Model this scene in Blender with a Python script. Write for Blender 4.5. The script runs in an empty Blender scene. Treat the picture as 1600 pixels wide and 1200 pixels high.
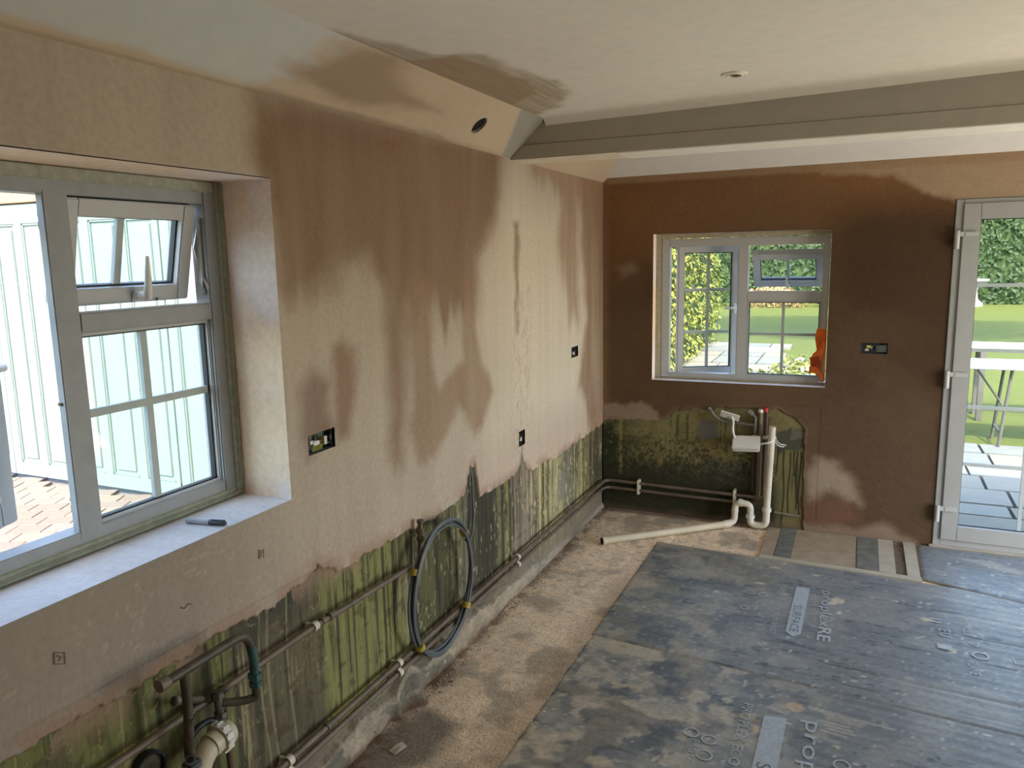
import bpy, bmesh, math, random
import numpy as np
from mathutils import Vector, Matrix
random.seed(7)
sc = bpy.context.scene
COL = sc.collection
D = 5.218          # far wall plane
CEIL = 2.475

# ------------------------------------------------------------ camera
cam_d = bpy.data.cameras.new('camera')
cam = bpy.data.objects.new('camera', cam_d); COL.objects.link(cam)
cam_d.sensor_width = 36; cam_d.lens = 27.23; cam_d.clip_start = 0.05; cam_d.clip_end = 200
right = Vector((0.91319, 0.40709, -0.01892)); down = Vector((0.04903, -0.15583, -0.98657)); fwd = Vector((-0.40457, 0.89999, -0.16227))
m = Matrix((right, -down, -fwd)).transposed().to_4x4()
m.translation = Vector((1.6365, 0.0, 1.8149))
cam.matrix_world = m
sc.camera = cam

# ------------------------------------------------------------ light
sc.view_settings.view_transform = 'Standard'; sc.view_settings.look = 'None'
sc.view_settings.gamma = 1; sc.view_settings.use_curve_mapping = False
sc.view_settings.exposure = 0.42
sc.cycles.use_denoising = True
sc.cycles.max_bounces = 10; sc.cycles.diffuse_bounces = 6; sc.cycles.transparent_max_bounces = 16
sc.cycles.sample_clamp_indirect = 6
w = bpy.data.worlds.new('world'); sc.world = w; w.use_nodes = True
nt = w.node_tree; bg = nt.nodes['Background']
sky = nt.nodes.new('ShaderNodeTexSky'); sky.sky_type = 'NISHITA'; sky.sun_disc = False
sky.sun_elevation = math.radians(50); sky.sun_rotation = math.radians(160); sky.dust_density = 2.5
nt.links.new(sky.outputs[0], bg.inputs[0]); bg.inputs[1].default_value = 1.3

def light(name, typ, loc, direction, energy, color, size=None):
    d = bpy.data.lights.new(name, typ); o = bpy.data.objects.new(name, d); COL.objects.link(o)
    o.location = loc; o.rotation_euler = Vector(direction).to_track_quat('-Z', 'Y').to_euler()
    d.energy = energy; d.color = color
    if size: d.shape = 'RECTANGLE'; d.size, d.size_y = size
    return o
sun = light('sun', 'SUN', (3, -6, 10), (-0.35, 1.0, -1.3), 8.5, (1.0, 0.93, 0.80)); sun.data.angle = 0.02
# added warm lamp at the unseen right-wall opening, standing in for bounced daylight
light('added_fill_right_opening', 'AREA', (4.42, 3.75, 0.45), (-1, 0.0, 1.05), 46, (1.0, 0.89, 0.71), (2.1, 0.8))
# sky portals at the openings, the right one unseen
def portal(name, loc, direction, size):
    o = light(name, 'AREA', loc, direction, 1, (1, 1, 1), size); o.data.cycles.is_portal = True
portal('sky_portal_left_window', (-0.36, 1.25, 1.56), (1, 0, 0), (1.5, 1.1))
portal('sky_portal_far_window', (0.91, D + 0.36, 1.45), (0, -1, 0), (1.2, 1.05))
portal('sky_portal_right_opening', (4.66, 3.75, 1.15), (-1, 0, 0), (2.2, 2.1))
portal('sky_portal_door', (3.0, D + 0.14, 1.05), (0, -1, 0), (1.9, 2.15))

# ------------------------------------------------------------ numpy fields
def _hash(n, seed):
    return np.random.RandomState(seed).rand(n, n)
def noise(u, v, seed=0, octaves=4, n=64):
    """tileable value noise, about 0..1, one cell per unit of u, v"""
    u = np.asarray(u, float); v = np.asarray(v, float); out = 0; amp = 1; tot = 0
    for k in range(octaves):
        g = _hash(n, seed * 31 + k); a = u * 2 ** k; b = v * 2 ** k
        i = np.floor(a).astype(int); j = np.floor(b).astype(int); fa = a - i; fb = b - j
        fa = fa * fa * (3 - 2 * fa); fb = fb * fb * (3 - 2 * fb)
        g00 = g[i % n, j % n]; g10 = g[(i + 1) % n, j % n]; g01 = g[i % n, (j + 1) % n]; g11 = g[(i + 1) % n, (j + 1) % n]
        out = out + amp * ((g00 * (1 - fa) + g10 * fa) * (1 - fb) + (g01 * (1 - fa) + g11 * fa) * fb)
        tot += amp; amp *= 0.5
    return out / tot
def ss(a, b, x):
    t = np.clip((x - a) / (b - a), 0, 1); return t * t * (3 - 2 * t)
def sdf(poly, U, V):
    """signed distance, positive inside"""
    P = np.array(poly, float); n = len(P); d2 = np.full(U.shape, 1e9); ins = np.zeros(U.shape, bool)
    for i in range(n):
        ax, ay = P[i]; bx, by = P[(i + 1) % n]; ex, ey = bx - ax, by - ay
        wx, wy = U - ax, V - ay
        t = np.clip((wx * ex + wy * ey) / (ex * ex + ey * ey + 1e-12), 0, 1)
        d2 = np.minimum(d2, (wx - ex * t) ** 2 + (wy - ey * t) ** 2)
        c = ((ay > V) != (by > V)); xi = ax + (V - ay) / (by - ay + 1e-12) * ex
        ins ^= c & (U < xi)
    return np.where(ins, 1, -1) * np.sqrt(d2)
def blob(poly, U, V, soft=0.03, warp=0.03, wf=9, seed=1, drip=0.0):
    u = U + (noise(U * wf, V * wf, seed) - 0.5) * 2 * warp; v = V + (noise(U * wf, V * wf, seed + 50) - 0.5) * 2 * warp
    if drip: cv = np.mean([q[1] for q in poly]); v = v + (noise(U * 17, V * 0.7, seed + 70, 3) - 0.5) * 2 * drip * ss(cv + .12, cv - .08, V)
    return ss(-soft, soft, sdf(poly, u, v))
def mixc(a, b, t):
    return a * (1 - t[..., None]) + np.array(b) * t[..., None]
def solid(shape, c):
    return np.ones(shape + (3,)) * np.array(c)

# ------------------------------------------------------------ materials
MATS = {}
def mat(name, color=(0.5, 0.5, 0.5), rough=0.6, metal=0.0, var=0.12, scale=30, bump=0.1, spec=0.4, attr=False, color2=None, stretch=None, bscale=None):
    if name in MATS: return MATS[name]
    M = bpy.data.materials.new(name); M.use_nodes = True; n = M.node_tree.nodes; l = M.node_tree.links
    p = n['Principled BSDF']; p.inputs['Roughness'].default_value = rough; p.inputs['Metallic'].default_value = metal
    p.inputs['Specular IOR Level'].default_value = spec
    tc = n.new('ShaderNodeTexCoord'); mp = n.new('ShaderNodeMapping'); l.new(tc.outputs['Object'], mp.inputs[0])
    if stretch: mp.inputs['Scale'].default_value = stretch
    nz = n.new('ShaderNodeTexNoise'); nz.inputs['Scale'].default_value = scale; nz.inputs['Detail'].default_value = 6; l.new(mp.outputs[0], nz.inputs['Vector'])
    rp = n.new('ShaderNodeMapRange'); rp.inputs['From Min'].default_value = 0.3; rp.inputs['From Max'].default_value = 0.7
    l.new(nz.outputs['Fac'], rp.inputs['Value'])
    if color2 is not None:
        mx = n.new('ShaderNodeMix'); mx.data_type = 'RGBA'; l.new(rp.outputs[0], mx.inputs['Factor'])
        mx.inputs['A'].default_value = (*color, 1); mx.inputs['B'].default_value = (*color2, 1); src = mx.outputs['Result']
    else:
        rp.inputs['To Min'].default_value = 1 - var; rp.inputs['To Max'].default_value = 1 + var
        vm = n.new('ShaderNodeVectorMath'); vm.operation = 'SCALE'
        if attr:
            at = n.new('ShaderNodeAttribute'); at.attribute_name = 'Col'; l.new(at.outputs['Color'], vm.inputs[0])
        else: vm.inputs[0].default_value = color
        l.new(rp.outputs[0], vm.inputs['Scale']); src = vm.outputs[0]
    l.new(src, p.inputs['Base Color'])
    if bump:
        nb = n.new('ShaderNodeTexNoise'); nb.inputs['Scale'].default_value = bscale or scale * 2; nb.inputs['Detail'].default_value = 8; l.new(mp.outputs[0], nb.inputs['Vector'])
        b = n.new('ShaderNodeBump'); b.inputs['Strength'].default_value = bump; b.inputs['Distance'].default_value = 0.01
        l.new(nb.outputs['Fac'], b.inputs['Height']); l.new(b.outputs[0], p.inputs['Normal'])
    MATS[name] = M; return M
def glass_mat():
    M = bpy.data.materials.new('window_glass'); M.use_nodes = True; n = M.node_tree.nodes; l = M.node_tree.links
    n.remove(n['Principled BSDF']); out = n['Material Output']
    t = n.new('ShaderNodeBsdfTransparent'); t.inputs[0].default_value = (0.90, 0.95, 0.94, 1)
    g = n.new('ShaderNodeBsdfGlossy'); g.inputs['Roughness'].default_value = 0.03
    f = n.new('ShaderNodeFresnel'); f.inputs[0].default_value = 1.45
    ge = n.new('ShaderNodeNewGeometry'); iv = n.new('ShaderNodeMath'); iv.operation = 'SUBTRACT'; iv.inputs[0].default_value = 1.0; l.new(ge.outputs['Backfacing'], iv.inputs[1])
    mu = n.new('ShaderNodeMath'); mu.operation = 'MULTIPLY'      # reflection only where light enters the pane, none where it leaves
    l.new(f.outputs[0], mu.inputs[0]); l.new(iv.outputs[0], mu.inputs[1])
    mx = n.new('ShaderNodeMixShader'); l.new(mu.outputs[0], mx.inputs[0]); l.new(t.outputs[0], mx.inputs[1]); l.new(g.outputs[0], mx.inputs[2]); l.new(mx.outputs[0], out.inputs[0])
    return M
GLASS = glass_mat()
PLASTER = mat('skim_plaster', attr=True, rough=0.85, var=0.07, scale=55, bump=0.10, bscale=26, spec=0.25)
CONC = mat('bare_concrete', attr=True, rough=0.92, var=0.16, scale=60, bump=0.45, bscale=90, spec=0.2)
SHEETM = mat('protection_board', attr=True, rough=0.42, var=0.14, scale=45, bump=0.10, bscale=60, spec=0.5)
UPVC = mat('white_upvc', (0.47, 0.48, 0.47), 0.38, var=0.03, scale=12, bump=0.03)
UPVCD = mat('backlit_upvc', (0.32, 0.34, 0.35), 0.5, var=0.06, scale=20, bump=0.05)  # white frame against daylight: its backlit grey is put into the colour
SEAL = mat('old_sealant_paint', (0.30, 0.33, 0.25), 0.7, var=0.3, scale=45, bump=0.4, color2=(0.44, 0.44, 0.35))
GASKET = mat('black_gasket', (0.02, 0.022, 0.025), 0.5, var=0.1, bump=0)
BARM = mat('glazing_bar_paint', (0.42, 0.47, 0.46), 0.5, var=0.05, bump=0.02)
COPPER = mat('tarnished_copper', (0.20, 0.145, 0.105), 0.55, 0.25, color2=(0.115, 0.09, 0.07), scale=18, bump=0.2)
COPPERD = mat('dark_copper', (0.055, 0.045, 0.035), 0.5, 0.3, color2=(0.10, 0.08, 0.055), scale=25, bump=0.2)
VERD = mat('green_blue_tape', (0.02, 0.07, 0.075), 0.5, color2=(0.04, 0.10, 0.09), scale=30, bump=0.3)
BRASS = mat('old_brass', (0.20, 0.17, 0.09), 0.5, 0.4, color2=(0.11, 0.10, 0.06), scale=30, bump=0.3)
STEEL = mat('bright_steel', (0.55, 0.55, 0.53), 0.3, 0.9, var=0.1, bump=0.05)
WASTE = mat('aged_white_plastic', (0.68, 0.63, 0.53), 0.5, color2=(0.54, 0.48, 0.38), scale=9, bump=0.08)
WASTEL = mat('cream_plastic', (0.60, 0.54, 0.40), 0.45, color2=(0.50, 0.44, 0.31), scale=7, bump=0.05)
NUTM = mat('white_nut_plastic', (0.66, 0.64, 0.60), 0.45, var=0.08, bump=0.05)
CABLE = mat('grey_cable', (0.095, 0.108, 0.115), 0.45, var=0.15, scale=14, bump=0.05)
TAPE = mat('yellow_tape', (0.42, 0.31, 0.04), 0.5, var=0.2, bump=0.05)
ZINC = mat('galvanised_box', (0.09, 0.10, 0.10), 0.5, 0.3, var=0.3, scale=60, bump=0.2)
DARK = mat('dark_void', (0.012, 0.011, 0.010), 0.9, var=0.2, bump=0)
WHITE = mat('white_paint_plastic', (0.74, 0.73, 0.68), 0.45, var=0.04, bump=0.02)
PAINTW = mat('ceiling_paint', attr=True, rough=0.7, var=0.03, scale=18, bump=0.05, bscale=22, spec=0.3)
BEAMP = mat('beam_paint_shaded', (0.46, 0.43, 0.36), 0.6, var=0.04, scale=14, bump=0.05)  # beam front: its shade is put into a darker copy of the paint
BEAMU = mat('beam_paint_lit', (0.92, 0.89, 0.77), 0.55, var=0.04, scale=14, bump=0.05)  # beam underside: light from below put into a paler copy of the paint
ORANGE = mat('orange_plastic', (0.95, 0.21, 0.02), 0.4, var=0.12, bump=0.05)
GCONN = mat('connector_green_yellow', (0.28, 0.30, 0.04), 0.5, var=0.2, bump=0)

# ------------------------------------------------------------ mesh helpers
class MB:
    def __init__(s): s.v = []; s.f = []; s.xf = Matrix.Identity(4); s.parts = []
    def add(s, vs, fs):
        b = len(s.v); s.parts.append((b, b + len(vs), len(s.f), len(s.f) + len(fs))); s.v += [tuple(s.xf @ Vector(p)) for p in vs]; s.f += [tuple(b + i for i in f) for f in fs]; return s
    def box(s, x0, x1, y0, y1, z0, z1, bv=0.0):
        if bv <= 0:
            return s.add([(x, y, z) for x in (x0, x1) for y in (y0, y1) for z in (z0, z1)],
                         [(0, 1, 3, 2), (4, 6, 7, 5), (0, 4, 5, 1), (2, 3, 7, 6), (0, 2, 6, 4), (1, 5, 7, 3)])
        bm = bmesh.new(); bmesh.ops.create_cube(bm, size=1)
        for v in bm.verts: v.co = Vector(((x0 + x1) / 2 + v.co.x * (x1 - x0), (y0 + y1) / 2 + v.co.y * (y1 - y0), (z0 + z1) / 2 + v.co.z * (z1 - z0)))
        bmesh.ops.bevel(bm, geom=bm.edges[:], offset=bv, segments=2, affect='EDGES')
        bm.verts.index_update(); vs = [tuple(v.co) for v in bm.verts]; fs = [tuple(v.index for v in f.verts) for f in bm.faces]; bm.free()
        return s.add(vs, fs)
    def tube(s, pts, r, seg=12, cap=True, bend=0.0):
        P = [Vector(p) for p in pts]
        R = list(r) if isinstance(r, (list, tuple)) else None
        if bend > 0 and R is None:
            Q = [P[0]]
            for i in range(1, len(P) - 1):
                a = (P[i - 1] - P[i]); b = (P[i + 1] - P[i]); k = min(bend, a.length * 0.48, b.length * 0.48)
                p0 = P[i] + a.normalized() * k; p1 = P[i] + b.normalized() * k
                for t in range(7):
                    t /= 6; Q.append(p0 * (1 - t) ** 2 + P[i] * 2 * t * (1 - t) + p1 * t * t)
            Q.append(P[-1]); P = Q
        n = len(P); rr = R or [r] * n; vs = []; fs = []
        t0 = (P[1] - P[0]).normalized(); up = Vector((0, 0, 1)) if abs(t0.z) < 0.9 else Vector((1, 0, 0)); nx = t0.cross(up).normalized()
        for i in range(n):
            t = (P[min(i + 1, n - 1)] - P[max(i - 1, 0)]).normalized()
            nx = (nx - t * nx.dot(t)).normalized(); ny = t.cross(nx)
            for k in range(seg):
                a = 2 * math.pi * k / seg; vs.append(tuple(P[i] + (nx * math.cos(a) + ny * math.sin(a)) * rr[i]))
        for i in range(n - 1):
            for k in range(seg):
                k2 = (k + 1) % seg; fs.append((i * seg + k, i * seg + k2, (i + 1) * seg + k2, (i + 1) * seg + k))
        if cap: fs.append(tuple(range(seg - 1, -1, -1))); fs.append(tuple((n - 1) * seg + k for k in range(seg)))
        return s.add(vs, fs)
    def ring(s, c, axis, r_in, r_out, h, seg=32):
        """flat ring with thickness h from c along axis"""
        a = Vector(axis).normalized(); u = a.orthogonal().normalized(); v = a.cross(u); c = Vector(c); vs = []; fs = []
        for k in range(seg):
            t = 2 * math.pi * k / seg; d = u * math.cos(t) + v * math.sin(t)
            vs += [tuple(c + d * r_in), tuple(c + d * r_out), tuple(c + d * r_out + a * h), tuple(c + d * r_in + a * h)]
        for k in range(seg):
            b = k * 4; e = ((k + 1) % seg) * 4
            for i in range(4): j = (i + 1) % 4; fs.append((b + i, b + j, e + j, e + i))
        return s.add(vs, fs)
    def prism(s, poly, z0, z1):
        n = len(poly); vs = [(x, y, z0) for x, y in poly] + [(x, y, z1) for x, y in poly]
        return s.add(vs, [tuple(range(n - 1, -1, -1)), tuple(range(n, 2 * n))] + [(i, (i + 1) % n, n + (i + 1) % n, n + i) for i in range(n)])
    def mesh(s, name):
        me = bpy.data.meshes.new(name); me.from_pydata(s.v, [], s.f); me.validate()
        bm = bmesh.new(); bm.from_mesh(me); bmesh.ops.recalc_face_normals(bm, faces=bm.faces[:]); bm.to_mesh(me); bm.free(); return me
    def clusters(s):
        """pieces that do not touch each other become parts of their own"""
        B = []
        for a, b, c, d in s.parts:
            P = np.array(s.v[a:b]); B.append((P.min(0) - .0006, P.max(0) + .0006))
        n = len(B); g = list(range(n))
        def root(i):
            while g[i] != i: i = g[i]
            return i
        for i in range(n):
            for j in range(i):
                if (B[i][0] <= B[j][1]).all() and (B[j][0] <= B[i][1]).all(): g[root(i)] = root(j)
        out = {}
        for i in range(n): out.setdefault(root(i), []).append(i)
        return list(out.values())
    def build(s, name, material, parent=None, smooth=False, **kw):
        if parent is not None and 1 < len(s.parts) <= 40 and not kw:
            cl = s.clusters()
            if len(cl) > 1:
                first = None
                for ids in cl:
                    q = MB()
                    for i in ids:
                        a, b, c, d = s.parts[i]; q.add(s.v[a:b], [tuple(k - a for k in f) for f in s.f[c:d]])
                    o = link(name, q.mesh(name), material, parent, smooth); first = first or o
                return first
        return link(name, s.mesh(name), material, parent, smooth, **kw)
def link(name, me, material, parent=None, smooth=False, label=None, cat=None, group=None, kind=None):
    if material and not me.materials: me.materials.append(material)
    if smooth:
        me.polygons.foreach_set('use_smooth', [True] * len(me.polygons))
        try: me.set_sharp_from_angle(angle=math.radians(42))
        except Exception: pass
    o = bpy.data.objects.new(name, me); COL.objects.link(o)
    if parent is not None: child(o, parent)
    tag(o, label, cat, group, kind); return o
def child(o, parent):
    o.parent = parent; o.matrix_parent_inverse = Matrix.Translation(-world_loc(parent))
def world_loc(o):
    return Vector(o.get('_base', (0, 0, 0)))
def tag(o, label=None, cat=None, group=None, kind=None):
    if label: o['label'] = label
    if cat: o['category'] = cat
    if group: o['group'] = group
    if kind: o['kind'] = kind
    return o
def empty(name, loc, label=None, cat=None, group=None, kind=None):
    o = bpy.data.objects.new(name, None); COL.objects.link(o); o.location = loc; o.empty_display_size = 0.1; o['_base'] = list(loc)
    return tag(o, label, cat, group, kind)

def grid(name, us, vs, pos, col, material, parent=None, keep=None, kind=None, label=None, cat=None, smooth=True):
    """dense sheet: pos(U,V)->(X,Y,Z), col -> rgb array; keep(Uc,Vc)->bool per face"""
    U, V = np.meshgrid(us, vs, indexing='ij'); X, Y, Z = pos(U, V); nu, nv = U.shape
    co = np.stack([X, Y, Z], -1).reshape(-1, 3)
    idx = np.arange(nu * nv).reshape(nu, nv)
    q = np.stack([idx[:-1, :-1], idx[1:, :-1], idx[1:, 1:], idx[:-1, 1:]], -1)
    if keep is not None:
        Uc = (U[:-1, :-1] + U[1:, 1:]) / 2; Vc = (V[:-1, :-1] + V[1:, 1:]) / 2; q = q[keep(Uc, Vc)]
    q = q.reshape(-1, 4)
    me = bpy.data.meshes.new(name); me.vertices.add(len(co)); me.vertices.foreach_set('co', co.ravel())
    me.loops.add(q.size); me.loops.foreach_set('vertex_index', q.ravel().astype(np.int32))
    me.polygons.add(len(q)); me.polygons.foreach_set('loop_start', (np.arange(len(q)) * 4).astype(np.int32))
    me.update(calc_edges=True)
    C = col(U, V) if callable(col) else col
    ca = me.color_attributes.new('Col', 'FLOAT_COLOR', 'POINT')
    rgba = np.ones((len(co), 4), np.float32); rgba[:, :3] = np.clip(C.reshape(-1, 3), 0, 1); ca.data.foreach_set('color', rgba.ravel())
    if smooth: me.polygons.foreach_set('use_smooth', np.ones(len(q), bool))
    return link(name, me, material, parent, kind=kind, label=label, cat=cat)

# ============================================================ SETTING
# ---- left wall (plane x = 0)
DRY = (0.46, 0.385, 0.300); WET = (0.240, 0.153, 0.096)
WIN_L = (0.62, 1.895, 1.058, 2.060)       # y0 y1 z0 z1 of the reveal at the wall face
HOLES_L = [(1.995, 2.132, 1.176, 1.248), (4.556, 4.684, 1.174, 1.243), (3.714, 3.800, 0.804, 0.884)]
S1 = [(1.852, 2.30), (1.829, 2.125), (1.876, 2.057), (1.916, 1.752), (2.036, 1.717), (2.213, 1.785), (2.388, 1.827), (2.479, 1.66), (2.50, 1.438), (2.493, 1.009), (2.553, 0.994), (2.598, 1.323), (2.634, 1.6), (2.761, 1.643), (2.972, 1.547), (3.222, 1.586), (3.269, 1.821), (3.488, 2.004), (3.554, 2.267), (3.554, 2.35)]
S2 = [(2.64, 1.72), (2.652, 1.33), (2.638, 1.14), (2.691, 0.991), (2.79, 0.966), (2.921, 1.044), (3.042, 1.149), (3.137, 1.054), (3.184, 0.976), (3.284, 1.014), (3.406, 1.163), (3.322, 1.296), (3.24, 1.50), (3.24, 1.72), (3.11, 1.72), (3.105, 1.353), (2.996, 1.323), (2.881, 1.259), (2.826, 1.347), (2.82, 1.72)]
S3 = [(2.146, 1.527), (2.211, 1.548), (2.279, 1.504), (2.272, 1.351), (2.227, 1.197), (2.155, 1.184), (2.132, 1.247), (2.143, 1.373)]
S3B = [(1.96, 1.403), (2.027, 1.466), (2.10, 1.417), (2.086, 1.316), (2.15, 1.233), (1.988, 1.167), (1.953, 1.23), (1.952, 1.325)]
S4 = [(3.704, 1.996), (3.761, 1.998), (3.742, 1.417), (3.692, 1.422)]
S5 = [(4.319, 1.887), (4.42, 2.202), (4.70, 2.20), (4.711, 1.406), (4.53, 1.42), (4.423, 1.699)]
S6 = [(4.74, 2.36), (5.3, 2.36), (5.3, 0.614), (4.967, 0.646), (4.70, 1.0), (4.86, 1.395), (4.76, 1.811)]
S7 = [(3.905, 2.36), (5.3, 2.36), (5.3, 2.2), (4.4, 2.16), (3.95, 2.245)]
ZB_Y = [0.0, 0.9, 1.3, 1.646, 1.786, 1.93, 2.0, 2.10, 2.35, 2.402, 2.60, 2.96, 3.08, 3.13, 3.15, 3.197, 3.24, 3.32, 3.60, 3.70, 3.735, 3.755, 3.785, 3.84, 4.05, 4.35, 4.396, 4.6, 4.8, 5.25]
ZB_Z = [0.76, 0.76, 0.752, 0.746, 0.748, 0.765, 0.79, 0.74, 0.725, 0.722, 0.71, 0.70, 0.725, 0.82, 0.835, 0.832, 0.655, 0.66, 0.65, 0.66, 0.70, 0.80, 0.70, 0.635, 0.625, 0.60, 0.61, 0.615, 0.61, 0.62]
def left_bare(Y, Z):
    zb = np.interp(Y, ZB_Y, ZB_Z) + (noise(Y * 14, Z * 3, 11) - 0.5) * 0.045 + (noise(Y * 60, Z * 40, 14, 3) - 0.5) * 0.022
    return ss(-0.004, 0.004, zb - Z), zb
def left_pos(Y, Z):
    b, zb = left_bare(Y, Z)
    x = 0.0 - b * (0.008 + 0.004 * noise(Y * 20, Z * 4, 12))
    x = x + (noise(Y * 3, Z * 3, 13, 3) - 0.5) * 0.004 * (1 - b)
    # ridges of trowelled plaster
    x = x + 0.004 * np.exp(-((Z - (0.83 - 0.02 * Y)) / 0.006) ** 2) * (Y < 2.1) * (1 - b)
    return x, Y, Z
def streak(Y, Z, f, seed):
    return noise(Y * f, Z * 1.6 + noise(Y * 3, Z * 2, seed + 1) * 0.4, seed, 5)
def left_col(Y, Z):
    c = solid(Y.shape, DRY)
    n1 = noise(Y * 2.2, Z * 1.6, 21); c = c * (0.86 + 0.28 * n1)[..., None]
    c = mixc(c, (0.68, 0.58, 0.44), 0.8 * ss(3.2, 3.9, Y + 0.3 * n1) * ss(2.35, 1.9, Z))         # chalky dried area
    c = mixc(c, (0.44, 0.315, 0.235), 0.45 * ss(1.05, 0.72, Z + 0.16 * (n1 - 0.5)) )                 # pinkish lower band
    c = mixc(c, (0.235, 0.205, 0.18), 0.6 * ss(2.3, 1.3, Y) * ss(1.9, 1.2, Z))  # weaker light on the low near end, put into the plaster tone
    vs = noise(Y * 24, Z * 1.3, 22)
    def wet(poly, s, seed, soft=0.05, k=1.0, cc=WET):
        nonlocal c
        wv = blob(poly, Y, Z, soft * 1.5, 0.03, 9, seed, drip=0.11 * (len(poly) > 4) * s) * k * (0.66 + 0.5 * noise(Y * 11, Z * 1.7, seed + 3))
        c = mixc(c, cc, np.clip(wv, 0, 1))
    halo = blob([(a + (0.03 if a > 2.7 else -0.03), b - 0.05) for a, b in S1], Y, Z, 0.12, 0.08, 5, 31); c = mixc(c, (0.36, 0.265, 0.185), 0.6 * halo)
    wet(S1, 1, 32, 0.05); wet(S2, 0, 33, 0.028, 0.85, (0.30, 0.195, 0.12)); wet(S3, 0, 34, 0.028, 0.8, (0.25, 0.145, 0.095)); wet(S3B, 0, 29, 0.028, 0.85, (0.23, 0.145, 0.105)); wet(S4, 1, 35, 0.02, 0.8); wet(S5, 1, 36, 0.06, 0.7, (0.30, 0.185, 0.105))
    wet(S6, 1, 37, 0.05, 0.9, (0.27, 0.165, 0.095)); wet(S7, 1, 38, 0.05, 0.75, (0.33, 0.20, 0.11))
    c = c * (0.93 + 0.14 * vs)[..., None]
    # red-brown darkening along top of the first stain
    c = mixc(c, (0.20, 0.105, 0.07), 0.35 * blob([(1.9, 2.32), (1.95, 2.19), (2.6, 2.2), (2.8, 2.32)], Y, Z, 0.05, 0.05, 8, 39))
    # filled chase above the small hole
    ch = blob([(3.64, 0.72), (3.62, 1.20), (3.72, 1.62), (3.90, 1.66), (3.92, 0.80)], Y, Z, 0.01, 0.02, 20, 40)
    c = mixc(c, (0.55, 0.45, 0.36), 0.45 * ch * (noise(Y * 40, Z * 9, 41) > 0.5))
    c = mixc(c, (0.25, 0.2, 0.15), 0.35 * ch * (np.abs(noise(Y * 30, Z * 6, 42) - 0.5) < 0.02))
    b, zb = left_bare(Y, Z)
    # faint scratches in the plaster
    sc_ = (np.abs(noise(Y * 5, Z * 26, 43) - 0.5) < 0.006); c = mixc(c, (0.6, 0.52, 0.42), 0.35 * sc_ * ss(1.3, 0.8, Z))
    # plaster lip
    c = mixc(c, (0.33, 0.20, 0.135), 0.65 * ss(0.07, 0.0, Z - zb) * (noise(Y * 12, Z * 12, 44) > 0.42))
    # ---------------- old painted wall
    g = solid(Y.shape, (0.15, 0.17, 0.065))
    s1 = streak(Y, Z, 26, 51); s2 = streak(Y, Z, 60, 52); s3 = streak(Y, Z, 9, 53); bl = noise(Y * 6, Z * 6, 54)
    def band(y0, y1, cc, k=1.0, soft=0.03):
        nonlocal g
        yy = Y + (s3 - 0.5) * 0.06; g = mixc(g, cc, np.clip(ss(y0 - soft, y0 + soft, yy) * ss(y1 + soft, y1 - soft, yy) * k, 0, 1))
    band(1.60, 2.02, (0.125, 0.115, 0.072)); band(2.02, 2.56, (0.235, 0.245, 0.095)); band(2.56, 3.06, (0.11, 0.12, 0.055)); band(2.98, 3.07, (0.19, 0.19, 0.115), 0.8)
    band(3.06, 3.19, (0.085, 0.09, 0.07)); band(3.19, 3.62, (0.058, 0.062, 0.042)); band(3.52, 3.575, (0.29, 0.29, 0.115), 0.9, 0.012); band(3.44, 3.48, (0.24, 0.24, 0.13), 0.6, 0.012)
    band(3.62, 4.02, (0.185, 0.17, 0.135), 1, 0.015); band(4.02, 4.08, (0.36, 0.35, 0.16), 1, 0.012); band(4.08, 4.78, (0.23, 0.23, 0.13)); band(4.40, 4.62, (0.075, 0.082, 0.07), 0.8); band(4.78, 5.3, (0.13, 0.125, 0.065), 1, 0.1)
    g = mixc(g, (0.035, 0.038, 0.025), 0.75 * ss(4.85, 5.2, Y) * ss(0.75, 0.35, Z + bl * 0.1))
    g = mixc(g, (0.045, 0.045, 0.03), np.clip(ss(0.50, 0.72, s1) * 0.75, 0, 1))
    g = mixc(g, (0.03, 0.03, 0.022), 0.8 * ss(0.60, 0.66, s2) * ss(0.45, 0.6, s3))
    g = mixc(g, (0.42, 0.40, 0.24), 0.5 * ss(0.69, 0.73, streak(Y, Z, 48, 55)) )
    g = mixc(g, (0.05, 0.055, 0.045), 0.75 * ss(0.62, 0.72, Z + 0.12 * (bl - 0.5)) * ss(1.55, 1.65, Y) * ss(1.98, 1.9, Y))
    for yy in (1.72, 1.755, 1.845): g = mixc(g, (0.33, 0.31, 0.20), 0.7 * np.exp(-((Y - yy - 0.01 * np.sin(Z * 9)) / 0.004) ** 2))
    g = mixc(g, (0.05, 0.035, 0.02), 0.85 * ss(0.62, 0.70, noise(Y * 30, Z * 30, 56)) * 0.6)
    g = mixc(g, (0.15, 0.14, 0.12), 0.9 * blob([(4.33, 0.47), (4.30, 0.35), (4.40, 0.29), (4.47, 0.37), (4.43, 0.48)], Y, Z, 0.01, 0.02, 20, 57))
    s4 = noise(Y * 150, Z * 4, 151, 3); g = g * (0.80 + 0.42 * s4)[..., None]
    g = mixc(g, (0.030, 0.028, 0.018), 0.75 * ss(0.66, 0.72, noise(Y * 110, Z * 3 + s3, 152, 3)) * ss(0.35, 0.6, noise(Y * 4, Z * 2, 153)))
    g = mixc(g, (0.42, 0.40, 0.27), 0.75 * ss(0.735, 0.76, noise(Y * 70, Z * 22, 154, 3)) * ss(2.5, 2.7, Y))
    g = mixc(g, (0.34, 0.34, 0.18), 0.6 * (np.abs(noise(Y * 16, Z * 16, 155, 3) - .5) < .007) * (bl > .5))
    g = g * (1 + 0.75 * ss(3.55, 4.0, Y) * ss(5.15, 4.7, Y))[..., None]
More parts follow.
